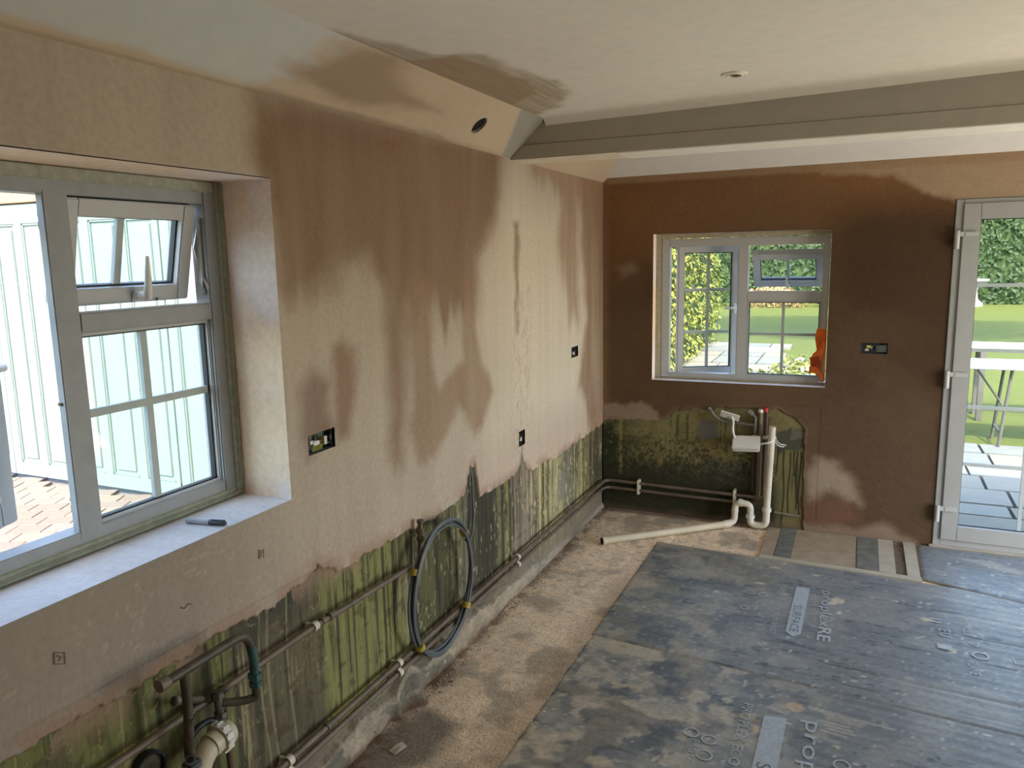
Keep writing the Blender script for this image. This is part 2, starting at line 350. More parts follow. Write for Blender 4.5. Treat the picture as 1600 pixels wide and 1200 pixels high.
    g = mixc(g, (0.45, 0.44, 0.34), .5 * np.exp(-((Y - 3.10) / .012) ** 2) * (s4 > .45)) 
    g = g * (np.array([.98, .88, .80]) * (0.8 + 0.4 * bl)[..., None])
    g = mixc(g, (0.20, 0.165, 0.12), 0.8 * ss(0.17, 0.10, Z + 0.03 * (bl - 0.5)))
    g = mixc(g, (0.12, 0.06, 0.03), 0.7 * ss(0.05, 0.0, Z + 0.03 * (bl - 0.5)))
    g = mixc(g, (0.30, 0.20, 0.14), 0.75 * ss(0.10, 0.0, zb - Z) * (noise(Y * 9, Z * 11, 58) > 0.52) * (Y < 2.3))      # smeared plaster on the old wall
    g = mixc(g, (0.25, 0.17, 0.12), 0.6 * ss(1.3, 0.7, Y + 0.4 * bl) * ss(0.35, 0.65, Z))
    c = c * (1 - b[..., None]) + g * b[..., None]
    return c
ys = np.concatenate([np.linspace(-3, 0.5, 30)[:-1], np.arange(0.5, 5.222, 0.0075)]); ys[-1] = D
zs = np.arange(0.855, 2.3055, 0.0075); zs[-1] = 2.305
def keep_left(Y, Z):
    k = ~((Y > WIN_L[0]) & (Y < WIN_L[1]) & (Z > WIN_L[2]) & (Z < WIN_L[3]))
    for a, b, c_, d in HOLES_L: k &= ~((Y > a) & (Y < b) & (Z > c_) & (Z < d))
    return k
wall_left = grid('wall_left', ys, zs, left_pos, left_col, PLASTER, keep=keep_left, kind='structure')
OLDWALL = mat('old_painted_wall', attr=True, rough=0.8, var=0.10, scale=120, bump=0.10, bscale=80, spec=0.3, stretch=(1, 1, .35))
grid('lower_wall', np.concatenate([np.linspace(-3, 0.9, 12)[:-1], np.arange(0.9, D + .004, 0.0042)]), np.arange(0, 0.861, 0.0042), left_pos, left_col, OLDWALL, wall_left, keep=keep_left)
# masonry behind the plaster skin
EXTW = mat('outer_render', (0.25, 0.23, 0.20), 0.9, var=0.08, scale=8, bump=0.2)
def shell(parent, boxes, name='masonry'):
    b = MB()
    for q in boxes: b.box(*q)
    return b.build(name, EXTW, parent)
shell(wall_left, [(-0.34, -0.07, -3.3, WIN_L[0] - 0.003, -0.3, 2.6), (-0.34, -0.07, WIN_L[1] + 0.003, D + 0.34, -0.3, 2.6), (-0.34, -0.07, WIN_L[0] - 0.003, WIN_L[1] + 0.003, -0.3, WIN_L[2] - 0.003), (-0.34, -0.07, WIN_L[0] - 0.003, WIN_L[1] + 0.003, WIN_L[3] + 0.003, 2.6)])
# pencil marks and a small scribble on the plaster
PM = mat('pencil', (.12, .10, .09), .8, bump=0)
def mark(pts):
    MB().tube([(.0025, a, b_) for a, b_ in pts], .0011, 5).build('pencil_mark', PM, wall_left)
mk = ((1.067, .946), (1.091, .934), (1.089, .907), (1.064, .919), (1.067, .946)); mark(mk); mark(((1.072, .936), (1.082, .928), (1.075, .920)))
mark(((1.732, .949), (1.729, .920), (1.738, .926), (1.741, .945))); mark(((1.751, .943), (1.749, .916))); mark(((1.425, .897), (1.437, .888), (1.450, .896), (1.464, .889)))
# reveals of the left window
def reveal_col(U, V):
    c = solid(U.shape, (0.90, 0.77, 0.68)); n_ = noise(U * 6, V * 2.2, 61); n2 = noise(U * 30, V * 30, 62)
    c = mixc(c, (0.92, 0.68, 0.44), 0.8 * ss(0.45, 0.65, n_)); c = c * (0.93 + 0.14 * n2)[..., None]; return c  # warm patches put reflected sunlight into the plaster tint
def sill_col(U, V):
    c = solid(U.shape, (0.74, 0.71, 0.70)); n_ = noise(U * 4, V * 12, 63); c = c * (0.9 + 0.2 * n_)[..., None]; return c
RV = np.arange(-0.34, 0.0005, 0.01); RV[-1] = 0.0
y0, y1, z0, z1 = WIN_L
def edge(x): return x
grid('reveal', RV, np.arange(z0, z1 + .012, .012).clip(z0, z1), lambda U, V: (U, U * 0 + y1, V), reveal_col, PLASTER, wall_left)
grid('reveal', RV, np.arange(z0, z1 + .012, .012).clip(z0, z1), lambda U, V: (U, U * 0 + y0, V), reveal_col, PLASTER, wall_left)
grid('reveal', RV, np.arange(y0, y1 + .012, .012).clip(y0, y1), lambda U, V: (U, V, U * 0 + z1), reveal_col, PLASTER, wall_left)
grid('window_sill', RV, np.arange(y0, y1 + .012, .012).clip(y0, y1), lambda U, V: (U, V, U * 0 + z0), sill_col, PLASTER, wall_left)
# rough concrete kicker along the foot of the left wall
def kick_pos(Y, T):
    n_ = noise(Y * 6, T * 0, 65); h = 0.055 + 0.065 * n_ + 0.02 * noise(Y * 30, T * 0, 69); o = 0.014 + 0.022 * noise(Y * 14, T * 5, 66)
    o = o + 0.06 * np.exp(-((Y - 2.53) / 0.05) ** 2) * (1 - T * .7) + 0.03 * np.exp(-((Y - 2.40) / 0.02) ** 2) * (1 - T); h = h + 0.06 * np.exp(-((Y - 2.50) / 0.07) ** 2); h = h * (.22 + .78 * ss(4.5, 3.5, Y)); o = o * (.3 + .7 * ss(4.5, 3.5, Y))
    x = np.where(T < 0.72, o * (1 - 0.35 * T), o * (1 - 0.35 * 0.72) * (1 - (T - 0.72) / 0.28) - 0.012 * (T - 0.72) / 0.28); z = np.where(T < 0.72, h * T / 0.72, h + 0.012 * (T - .72) / .28)
    return x, Y, z
def kick_col(Y, T):
    n_ = noise(Y * 14, T * 4, 67, 6); c = solid(Y.shape, (0.33, 0.275, 0.20)) * (0.55 + 0.9 * n_)[..., None]
    c = mixc(c, (0.09, 0.09, 0.075), 0.6 * (noise(Y * 5, T * 2, 68) > 0.58)); c = mixc(c, (0.13, 0.06, 0.03), 0.7 * ss(0.22, 0.0, T + 0.2 * (n_ - 0.5)))
    c = mixc(c, (0.30, 0.275, 0.22), 0.6 * ss(3.4, 4.2, Y)); return c
grid('baseboard_left', np.arange(0.6, D, 0.006), np.linspace(0, 1, 22), kick_pos, kick_col, CONC, kind='structure')

# ---- far wall (plane y = D)
WIN_F = (0.352, 1.462, 0.957, 1.944); DOOR = (2.118, 4.0, 0.0, 2.090)
HOLE_F = (1.658, 1.806, 1.181, 1.252)
def far_bare(X, Z):
    p = [(-0.05, -0.05), (-0.05, 0.645), (0.27, 0.665), (0.40, 0.665), (0.45, 0.69), (0.54, 0.75), (0.71, 0.775), (1.0, 0.80), (1.2, 0.79), (1.31, 0.74), (1.352, 0.68), (1.36, 0.40), (1.37, -0.05)]
    d = sdf(p, X + (noise(X * 16, Z * 16, 71) - 0.5) * 0.04, Z + (noise(X * 16, Z * 16, 72) - 0.5) * 0.05)
    return ss(-0.004, 0.004, d), d
def far_pos(X, Z):
    b, d = far_bare(X, Z); y = D + b * (0.008 + 0.004 * noise(X * 15, Z * 15, 73)) + (noise(X * 3, Z * 3, 74, 3) - 0.5) * 0.004
    y = y + 0.0012 * (np.abs(noise(X * 5 + Z * 3, Z * 4, 75) - 0.5) < 0.012) * (1 - b) * ss(1.3, 1.6, X)
    return X, y, Z
def far_col(X, Z):
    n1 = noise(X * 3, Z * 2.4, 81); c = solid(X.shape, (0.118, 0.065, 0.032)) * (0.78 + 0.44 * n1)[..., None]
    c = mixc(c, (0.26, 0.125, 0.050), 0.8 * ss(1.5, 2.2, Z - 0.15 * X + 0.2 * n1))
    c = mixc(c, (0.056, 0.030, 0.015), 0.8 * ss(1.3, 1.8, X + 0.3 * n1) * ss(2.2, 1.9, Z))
    c = mixc(c, (0.150, 0.098, 0.058), 0.4 * ss(0.4, 0.7, noise(X * 1.2, Z * 1.5, 82)))
    c = mixc(c, (0.42, 0.31, 0.20), 0.85 * blob([(1.30, 2.45), (1.40, 2.285), (1.80, 2.245), (1.94, 2.15), (2.13, 2.06), (2.2, 2.0), (4.4, 2.0), (4.4, 2.45)], X, Z, 0.025, 0.03, 10, 83))
    c = mixc(c, (0.34, 0.22, 0.125), 0.8 * ss(2.285, 2.31, Z + 0.02 * n1))
    c = mixc(c, (0.27, 0.17, 0.10), 0.6 * ss(0.07, 0.0, X) )
    c = mixc(c, (0.30, 0.215, 0.14), 0.6 * blob([(0.10, 1.72), (0.20, 1.76), (0.24, 1.70), (0.14, 1.66)], X, Z, 0.04, 0.03, 10, 84))
    c = mixc(c, (0.33, 0.245, 0.175), 0.8 * blob([(0.0, 0.76), (0.131, 0.775), (0.269, 0.80), (0.406, 0.735), (0.43, 0.64), (0.0, 0.64)], X, Z, 0.02, 0.03, 12, 85))
    c = mixc(c, (0.36, 0.28, 0.20), 0.85 * blob([(1.365, 0.37), (1.429, 0.505), (1.564, 0.475), (1.664, 0.332), (1.707, 0.21), (1.62, 0.24), (1.497, 0.27), (1.38, 0.20)], X, Z, 0.05, 0.04, 9, 86))
    c = mixc(c, (0.20, 0.100, 0.060), 0.65 * blob([(1.39, 0.22), (1.649, 0.24), (1.73, 0.11), (1.622, 0.04), (1.40, 0.049)], X, Z, 0.06, 0.05, 8, 87))
    c = mixc(c, (0.30, 0.22, 0.16), 0.75 * blob([(1.33, 0.06), (1.659, 0.045), (1.85, 0.12), (2.02, 0.0), (2.02, -0.1), (1.3, -0.1)], X, Z, 0.035, 0.03, 10, 88))
    c = c * (0.92 + 0.16 * noise(X * 30, Z * 30, 89))[..., None]
    b, d = far_bare(X, Z)
    g = solid(X.shape, (0.175, 0.150, 0.060)); bl = noise(X * 7, Z * 7, 91); s1 = noise(X * 40, Z * 3, 92)
    g = mixc(g, (0.20, 0.185, 0.085), 0.6 * ss(0.45, 0.6, bl) * ss(0.45, 0.6, Z))
    dk = ss(0.46, 0.28, Z + 0.22 * (noise(X * 22, Z * 22, 93) - 0.5))
    dk = np.maximum(dk, ss(0.42, 0.05, X + 0.2 * (noise(X * 20, Z * 20, 94) - 0.5) + (0.1 * (Z > 0.55))))
    g = mixc(g, (0.026, 0.029, 0.016), 0.92 * dk * ss(1.25, 1.15, X))
    g = mixc(g, (0.075, 0.08, 0.065), 0.7 * blob([(0.72, 0.40), (1.10, 0.42), (1.10, 0.25), (0.78, 0.27)], X, Z, 0.02, 0.03, 12, 95))
    g = mixc(g, (0.24, 0.22, 0.08), 0.85 * np.exp(-((X - 0.128) / 0.012) ** 2) * ss(0.25, 0.3, Z) )
    g = mixc(g, (0.11, 0.07, 0.045), 0.6 * ss(0.012, 0.0, np.abs(X - 0.395)) * ss(0.24, 0.26, Z) * ss(0.48, 0.44, Z))
    g = mixc(g, (0.03, 0.03, 0.015), 0.6 * ss(0.68, 0.74, s1) * (X > 0.4)); g = g * (0.75 + 0.5 * bl)[..., None]
    g = mixc(g, (0.028, 0.028, 0.014), 0.75 * ss(0.52, 0.60, noise(X * 60, Z * 60, 156, 3) + 0.35 * (0.5 - Z)) * ss(0.70, 0.45, Z) * (X < 1.18))
    g = mixc(g, (0.26, 0.23, 0.11), 0.45 * ss(0.66, 0.72, noise(X * 45, Z * 45, 157, 3)) * ss(.3, .5, Z))
    g = mixc(g, (0.12, 0.12, 0.115), 0.9 * blob([(0.66, 0.62), (0.70, 0.69), (0.80, 0.70), (0.80, 0.57), (0.70, 0.57)], X, Z, 0.01, 0.02, 15, 96))
    mo = blob([(1.185, 0.55), (1.195, 0.655), (1.26, 0.69), (1.35, 0.67), (1.385, 0.61), (1.32, 0.53), (1.24, 0.545), (1.21, 0.50)], X, Z, 0.008, 0.02, 15, 97)
    g = mixc(g, (0.065, 0.065, 0.045), 0.95 * mo); g = mixc(g, (0.14, 0.125, 0.10), 0.9 * mo * blob([(1.27, 0.60), (1.27, 0.68), (1.37, 0.66), (1.38, 0.63), (1.33, 0.61)], X, Z, 0.005, 0.01, 25, 98))
    for xx, zt, zbm in ((1.19, 0.55, 0.35), (1.235, 0.52, -0.02), (1.27, 0.52, 0.10), (1.30, 0.53, 0.36), (1.315, 0.53, 0.13), (1.335, 0.53, 0.08)):
        g = mixc(g, (0.012, 0.012, 0.008), 0.92 * ss(0.009, 0.001, np.abs(X - xx - 0.005 * np.sin(Z * 15 + xx * 90))) * ss(zbm - 0.01, zbm + 0.01, Z) * (Z < zt))
    g = mixc(g, (0.12, 0.05, 0.035), 0.6 * ss(0.05, 0.02, np.abs(X - 1.08)) * ss(0.1, 0.2, Z))
    g = mixc(g, (0.16, 0.11, 0.07), 0.6 * ss(0.06, 0.0, Z + 0.05 * (bl - 0.5)))
    c = c * (1 - b[..., None]) + g * b[..., None]
    c = mixc(c, (0.20, 0.13, 0.08), 0.5 * ss(0.02, 0.0, np.abs(d + .012)) * ss(-0.2, 0.3, Z) * (noise(X * 9, Z * 9, 99) > .45))
    return c
xs = np.concatenate([np.arange(-0.0, 2.2, 0.0075), np.linspace(2.2, 4.3, 20)]); zf = np.concatenate([np.arange(-0.01, 0.83, 0.0075), np.arange(0.83, 2.365, 0.0075)])
def keep_far(X, Z):
    k = ~((X > WIN_F[0]) & (X < WIN_F[1]) & (Z > WIN_F[2]) & (Z < WIN_F[3])); k &= ~((X > DOOR[0]) & (X < DOOR[1]) & (Z < DOOR[3]))
    k &= ~((X > HOLE_F[0]) & (X < HOLE_F[1]) & (Z > HOLE_F[2]) & (Z < HOLE_F[3])); return k
wall_far = grid('wall_far', xs, zf, far_pos, far_col, PLASTER, keep=lambda X, Z: keep_far(X, Z) & ~((X < 1.44) & (Z < 0.83)), kind='structure')
grid('lower_wall', np.arange(0, 1.452, 0.0042), np.arange(-0.01, 0.838, 0.0042), far_pos, far_col, OLDWALL, wall_far)
shell(wall_far, [(-0.07, WIN_F[0] - 0.003, D + 0.07, D + 0.34, -0.3, 2.6), (WIN_F[1] + 0.003, DOOR[0], D + 0.07, D + 0.34, -0.3, 2.6), (DOOR[1], 4.64, D + 0.07, D + 0.34, -0.3, 2.6),
                 (WIN_F[0] - 0.003, WIN_F[1] + 0.003, D + 0.07, D + 0.34, -0.3, WIN_F[2] - 0.003), (WIN_F[0] - 0.003, WIN_F[1] + 0.003, D + 0.07, D + 0.34, WIN_F[3] + 0.003, 2.6), (DOOR[0], DOOR[1], D + 0.07, D + 0.34, DOOR[3] + 0.002, 2.6), (DOOR[0], DOOR[1], D + 0.07, D + 0.34, -0.3, -0.02)])
x0, x1, z0, z1 = WIN_F; RF = np.arange(0, 0.341, 0.012)
grid('reveal', RF, np.linspace(z0, z1, 80), lambda U, V: (U * 0 + x0, D + U, V), reveal_col, PLASTER, wall_far)
grid('reveal', RF, np.linspace(z0, z1, 80), lambda U, V: (U * 0 + x1, D + U, V), reveal_col, PLASTER, wall_far)
grid('reveal', RF, np.linspace(x0, x1, 90), lambda U, V: (V, D + U, U * 0 + z1), reveal_col, PLASTER, wall_far)
grid('window_sill', RF, np.linspace(x0, x1, 90), lambda U, V: (V, D + U, U * 0 + z0), sill_col, PLASTER, wall_far)
MB().box(DOOR[0], DOOR[1], D, D + 0.34, DOOR[3], DOOR[3] + 0.004).build('reveal', EXTW, wall_far)

# ---- right and back walls (outside the photograph)
PW = mat('plain_plaster', (0.45, 0.37, 0.29), 0.85, var=0.1, scale=6, bump=0.1)
b = MB(); b.box(4.3, 4.64, -3.3, 2.65, -0.3, 2.6); b.box(4.3, 4.64, 4.85, D + 0.34, -0.3, 2.6); b.box(4.3, 4.64, 2.65, 4.85, 2.2, 2.6); b.box(4.3, 4.64, 2.65, 4.85, -0.3, 0.05)
b.build('wall_right', PW, kind='structure')
b = MB(); b.box(-0.34, 4.64, -3.34, -3.0, -0.3, 2.6)
b.build('wall_back', PW, kind='structure')

# ---- ceiling: flat part, sloping side strips
SX = 0.19
def ceil_pos(X, Y):
    t = np.clip((Y - 3.625) / (3.68 - 3.625), 0, 1); return X, Y, CEIL + 0.021 * (X - SX) - 0.05 * (1 - np.sqrt(1 - 0.98 * t * t))
def ceil_col(X, Y):
    c = solid(X.shape, (0.86, 0.82, 0.70)) * (0.96 + 0.08 * noise(X * 2, Y * 2, 101))[..., None]
    c = mixc(c, (0.78, 0.76, 0.69), 0.5 * ss(1.0, 0.3, X) )
    st = noise(X * 60, Y * 5 + X * 8, 102)
    t = blob([(0.15, 1.95), (0.21, 2.0), (0.27, 2.2), (0.30, 2.36), (0.46, 2.44), (0.47, 2.7), (0.52, 2.95), (0.50, 3.15), (0.36, 3.42), (0.15, 3.60)], X, Y, 0.03, 0.03, 14, 103)
    c = mixc(c, (0.42, 0.34, 0.22), np.clip(0.75 * t * (0.5 + st), 0, 1))
    t = blob([(0.169, 2.367), (0.341, 2.43), (0.405, 2.604), (0.426, 2.907), (0.378, 3.12), (0.19, 3.26), (0.12, 2.876), (0.12, 2.464)], X, Y, 0.012, 0.02, 14, 104)
    c = mixc(c, (0.42, 0.31, 0.205), np.clip(t * (0.70 + 0.35 * st), 0, 1)); c = mixc(c, (0.42, 0.31, 0.20), 0.5 * t * (np.abs(noise(X * 50, Y * 4 + X * 10, 105) - 0.5) < 0.03))
    return c
xc = np.concatenate([np.arange(SX, 0.8, 0.008), np.arange(0.8, 4.31, 0.05)]); yc_ = np.concatenate([np.arange(-3, 1.6, 0.1), np.arange(1.6, 3.62, 0.01), np.linspace(3.62, 3.68, 14)])
ceiling = grid('ceiling', xc, yc_, ceil_pos, ceil_col, PAINTW, kind='structure')
HOLE_S = (3.15, 0.46, 0.044)      # y, fraction up the slope, radius
SL = math.hypot(SX, CEIL - 2.30)
def slope_pos(Y, T): return SX * T, Y, 2.30 + (CEIL - 2.30) * T
def slope_col(Y, T):
    c = solid(Y.shape, (0.56, 0.57, 0.53)); st = noise(Y * 9, T * 14 + Y * 3, 111)
    v = T + 0.9 * (noise(Y * 7, T * 3, 112) - 0.5) * ss(2.6, 1.8, Y)
    t = np.maximum(ss(1.72, 2.0, Y + 0.25 * (noise(Y * 12, T * 9, 113) - 0.5) - 0.22 * T) * (Y > 1.4), ss(0.16, 0.05, T + 0.12 * (noise(Y * 5, T * 3, 114) - 0.45)))
    t = np.clip(t * (0.75 + 0.5 * st), 0, 1)
    nb_ = ss(3.54, 3.60, Y + 0.20 * T + .04 * (st - .5)) * (Y < 3.70); t = t * (1 - nb_); c = mixc(c, (0.36, 0.345, 0.29), nb_)  # beam paint on the strip's end, with its shading put into the colour
    c = mixc(c, (0.56, 0.44, 0.30), t)
    c = mixc(c, (0.30, 0.205, 0.135), 0.75 * blob([(1.95, 0.35), (2.15, 0.95), (2.35, 1.05), (2.5, 0.6), (2.8, 0.45), (2.3, 0.2)], Y, T, 0.12, 0.08, 6, 115))
    c = mixc(c, (0.26, 0.175, 0.12), 0.7 * ss(0.13, 0.02, T + 0.1 * (st - 0.5)) * ss(1.75, 1.9, Y) * ss(3.6, 3.5, Y))
    c = mixc(c, (0.30, 0.24, 0.17), 0.5 * ss(0.06, 0.02, T) * (Y < 1.9))
    c = mixc(c, (0.66, 0.53, 0.36), 0.5 * ss(2.9, 3.3, Y) * t)
    c = mixc(c, (0.55, 0.42, 0.27), 0.75 * ss(0.45, 0.3, T + 0.3 * (st - 0.5)) * (Y > 3.85) * ss(4.6, 4.3, Y))
    return c
def keep_slope(Y, T): return ((Y - HOLE_S[0]) ** 2 + ((T - HOLE_S[1]) * SL) ** 2) > (HOLE_S[2] + 0.001) ** 2
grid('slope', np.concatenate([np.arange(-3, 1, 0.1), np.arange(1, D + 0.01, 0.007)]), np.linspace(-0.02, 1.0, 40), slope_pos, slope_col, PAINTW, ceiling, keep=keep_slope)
# far sloping strip and the flat ceiling behind the beam
PAINTP = mat('ceiling_paint_plain', (0.76, 0.75, 0.70), 0.7, var=0.03, scale=12, bump=0.05)
MB().add([(0, D, 2.328), (4.3, D, 2.350), (4.3, D - 0.21, CEIL), (0, D - 0.21, CEIL)], [(0, 1, 2, 3)]).build('far_slope', PAINTP, ceiling)
MB().add([(0, 3.9, CEIL), (4.3, 3.9, CEIL), (4.3, D - 0.21, CEIL), (0, D - 0.21, CEIL)], [(0, 1, 2, 3)]).build('rear_panel', PAINTP, ceiling)
MB().box(-0.34, 4.64, -3.34, D + 0.34, 2.6, 2.8).build('roof_deck', EXTW, ceiling)
# downlight cut-out in the slope: reamed edge and dark void
cy, ct, cr = HOLE_S; hc = Vector((SX * ct, cy, 2.30 + (CEIL - 2.30) * ct)); hn = Vector((-(CEIL - 2.30), 0, SX)).normalized()
e = empty('downlight_hole', hc, 'empty round downlight hole cut in the sloping plaster strip', 'hole')
MB().ring(hc - hn * 0.001, hn, cr - 0.001, cr + 0.007, 0.014).build('cut_edge', mat('cut_board_edge', (0.50, 0.46, 0.36), 0.9, var=0.2, bump=0.3), e)
MB().tube([hc + hn * 0.012, hc + hn * 0.07], cr + 0.004, 24).build('void', DARK, e)

# ---- boxed beam
beam = empty('ceiling_beam', (2.1, 3.8, 2.29), kind='structure')
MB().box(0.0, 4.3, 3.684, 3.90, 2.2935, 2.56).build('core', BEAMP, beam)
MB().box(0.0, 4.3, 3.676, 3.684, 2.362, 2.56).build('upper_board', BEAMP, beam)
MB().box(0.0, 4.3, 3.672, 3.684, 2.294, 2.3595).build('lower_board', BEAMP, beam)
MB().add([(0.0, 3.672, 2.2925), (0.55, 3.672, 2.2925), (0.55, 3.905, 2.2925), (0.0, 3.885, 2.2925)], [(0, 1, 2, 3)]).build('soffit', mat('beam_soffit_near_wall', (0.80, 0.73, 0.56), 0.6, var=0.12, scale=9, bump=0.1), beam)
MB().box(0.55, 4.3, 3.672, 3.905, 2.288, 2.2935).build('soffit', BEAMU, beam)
# crack down the beam joint with the slope
MB().tube([(0.006, 3.668, 2.303), (0.09, 3.671, 2.386), (0.14, 3.671, 2.43)], 0.0012, 5).build('crack', mat('crack_line', (0.10, 0.09, 0.07), 0.9, bump=0), beam)

# ---- floor
def floor_col(X, Y):
    n1 = noise(X * 3, Y * 3, 121); n2 = noise(X * 28, Y * 28, 122); c = solid(X.shape, (0.84, 0.66, 0.47)) * (0.72 + 0.5 * n1)[..., None]
    c = mixc(c, (0.86, 0.71, 0.53), 0.6 * ss(2.6, 3.8, Y + n1))
    c = mixc(c, (0.085, 0.085, 0.075), 0.75 * blob([(-0.05, 2.0), (-0.03, 2.3), (0.10, 2.50), (0.28, 2.44), (0.30, 2.2), (0.15, 2.0)], X, Y, 0.06, 0.05, 9, 123))
    c = mixc(c, (0.13, 0.13, 0.11), 0.5 * ss(0.55, 0.7, noise(X * 5, Y * 5, 124)))
    c = mixc(c, (0.14, 0.07, 0.035), 0.75 * ss(0.10, 0.02, X + 0.06 * (n1 - 0.5)) * ss(0.4, 0.6, n2 + 0.1 * n1))
    c = mixc(c, (0.11, 0.06, 0.035), 0.75 * ss(0.09, 0.02, D - Y + 0.05 * (n1 - 0.5)))
    c = mixc(c, (0.33, 0.22, 0.13), 0.45 * ss(0.12, 0.0, np.abs(X - 0.50)) * ss(4.4, 3.8, Y))
    c = mixc(c, (0.42, 0.37, 0.29), 0.6 * ss(0.62, 0.66, noise(X * 40, Y * 40, 125)) * ss(3.4, 3.9, Y))
    c = mixc(c, (0.40, 0.33, 0.24), 0.5 * ss(0.68, 0.72, noise(X * 60, Y * 60, 126)))
    return c * (0.85 + 0.3 * n2)[..., None]
def floor_pos(X, Y):
    z = (noise(X * 9, Y * 9, 127) - 0.5) * 0.006 + (noise(X * 45, Y * 45, 128, 2) - 0.5) * 0.003; return X, Y, np.where(X > 0.6, z - 0.004, z)
floor = grid('floor', np.concatenate([np.arange(-0.02, 2.3, 0.011), np.linspace(2.3, 4.31, 12)]), np.concatenate([np.linspace(-3, 1.7, 20)[:-1], np.arange(1.7, D + 0.02, 0.011)]), floor_pos, floor_col, CONC, kind='structure')
MB().box(-0.34, 4.64, -3.3, D + 0.34, -0.3, -0.05).build('slab', EXTW, floor)

# old flooring pieces in the strip below the far wall
WOODP = mat('old_cream_tile', (0.40, 0.33, 0.24), 0.6, color2=(0.30, 0.24, 0.17), scale=14, bump=0.15)
GREYP = mat('old_grey_tile', (0.11, 0.125, 0.12), 0.55, color2=(0.22, 0.22, 0.19), scale=16, bump=0.1)
WHITEP = mat('pale_tile', (0.48, 0.44, 0.35), 0.6, color2=(0.40, 0.36, 0.28), scale=12, bump=0.1)
DCH = mat('channel_rubble', (0.10, 0.075, 0.055), 0.95, color2=(0.26, 0.22, 0.17), scale=70, bump=0.8)
Ys = 4.665
for (a, c_, q0, q1, mm) in ((1.160, 1.236, Ys, 5.17, WOODP), (1.241, 1.335, Ys, 5.20, GREYP), (1.336, 1.690, Ys, 5.195, WOODP), (1.697, 1.812, Ys, 5.19, GREYP), (1.814, 1.900, Ys - 0.01, 5.20, WHITEP), (1.957, 2.022, Ys - 0.02, 5.205, WHITEP)):
    bb = MB(); bb.prism([(a, q0), (c_, q0 - 0.01), (c_, q1), (a, q1)], -0.003, 0.010); bb.build('floor_tile', mm, floor)
MB().prism([(1.158, 4.612), (2.028, 4.576), (2.028, Ys - .034), (1.158, Ys - .002)], -0.003, 0.0125).build('tile_edging', WHITEP, floor)
MB().box(1.901, 1.956, 4.67, 5.21, -0.02, -0.001).build('channel', DCH, floor)

# ============================================================ WINDOWS AND DOOR
def rot_about(p, axis, ang):
    return Matrix.Translation(Vector(p)) @ Matrix.Rotation(ang, 4, axis) @ Matrix.Translation(-Vector(p))
def sash(name, parent, plane, a0, a1, b0, b1, d0, d1, fw, bars, xf=None, mframe=UPVC, glassd=None, bw=0.011):
    """a sash in a wall plane. plane 'x' (left wall: a=y, depth=x) or 'y' (far wall: a=x, depth=y). bars = [('v',pos)|('h',pos)...]"""
    X = xf or Matrix.Identity(4)
    def bx(m_, A0, A1, B0, B1, C0, C1, bv=0):
        if plane == 'x': m_.box(C0, C1, A0, A1, B0, B1, bv)
        else: m_.box(A0, A1, C0, C1, B0, B1, bv)
    s_ = MB(); s_.xf = X
    bx(s_, a0, a0 + fw, b0, b1, d0, d1, .004); bx(s_, a1 - fw, a1, b0, b1, d0, d1, .004); bx(s_, a0 + fw - .003, a1 - fw + .003, b0, b0 + fw, d0 + .0005, d1 - .0005, .002); bx(s_, a0 + fw - .003, a1 - fw + .003, b1 - fw, b1, d0 + .0005, d1 - .0005, .002)
    so = s_.build(name, mframe, parent)
    dm = (d0 + d1) / 2 if glassd is None else glassd
    g = MB(); g.xf = X; i = fw - .001; k = .005
    for q in ((a0 + i, a0 + fw + k, b0 + i, b1 - i), (a1 - fw - k, a1 - i, b0 + i, b1 - i)): bx(g, *q, dm - .009, dm + .009)
    for q in ((a0 + fw + k, a1 - fw - k, b0 + i, b0 + fw + k), (a0 + fw + k, a1 - fw - k, b1 - fw - k, b1 - i)): bx(g, *q, dm - .0088, dm + .0088)
    g.build('gasket', GASKET, so)
    p = MB(); p.xf = X; bx(p, a0 + fw, a1 - fw, b0 + fw, b1 - fw, dm - .003, dm + .003); p.build('pane', GLASS, so)
    for kind, pos in bars:
        m_ = MB(); m_.xf = X
        if kind == 'v': bx(m_, pos - bw, pos + bw, b0 + fw, b1 - fw, dm - .007, dm + .007)
        else: bx(m_, a0 + fw, a1 - fw, pos - bw, pos + bw, dm - .0066, dm + .0066)
        m_.build('glazing_bar', BARM, so)
    return so
# ---- window_1: left wall.  x=-0.20 inner face
w1 = empty('window_1', (-0.23, 1.25, 1.06), kind='structure')
a0, a1, b0, b1 = 0.62, 1.893, 1.060, 2.058
FX0, FX1 = -0.262, -0.200
f = MB()
f.box(FX0, FX1, a0 + .03, a0 + .088, b0 + .03, b1 - .03, .004); f.box(FX0, FX1, 1.820, 1.868, b0 + .026, b1 - .03, .004)
f.box(FX0, FX1 - .0006, a0 + .08, 1.822, b0 + .026, 1.122, .002); f.box(FX0, FX1 - .0006, a0 + .08, 1.822, 1.990, b1 - .031, .002)
f.build('frame', UPVCD, w1)
mu_ = MB(); mu_.box(-.226, FX1 + .001, 1.306, 1.374, 1.10, 2.00, .003); mu_.box(FX0, -.2255, 1.334, 1.372, 1.10, 2.00, .002); mu_.build('mullion', UPVCD, w1)
MB().box(FX0, FX1 + .0005, 1.372, 1.824, 1.640, 1.692, .004).build('transom', UPVCD, w1)
f = MB()
for q in ((a0 + .034, 1.862, b1 - .034, b1 - .001), (a0 + .034, 1.862, b0 + .001, b0 + .03)): f.box(-0.255, -0.1965, *q, .003)
for q in ((1.8625, a1 + .001, b0 + .001, b1 - .001), (a0 + .001, a0 + .0335, b0 + .001, b1 - .001)): f.box(-0.255, -0.196, *q, .003)
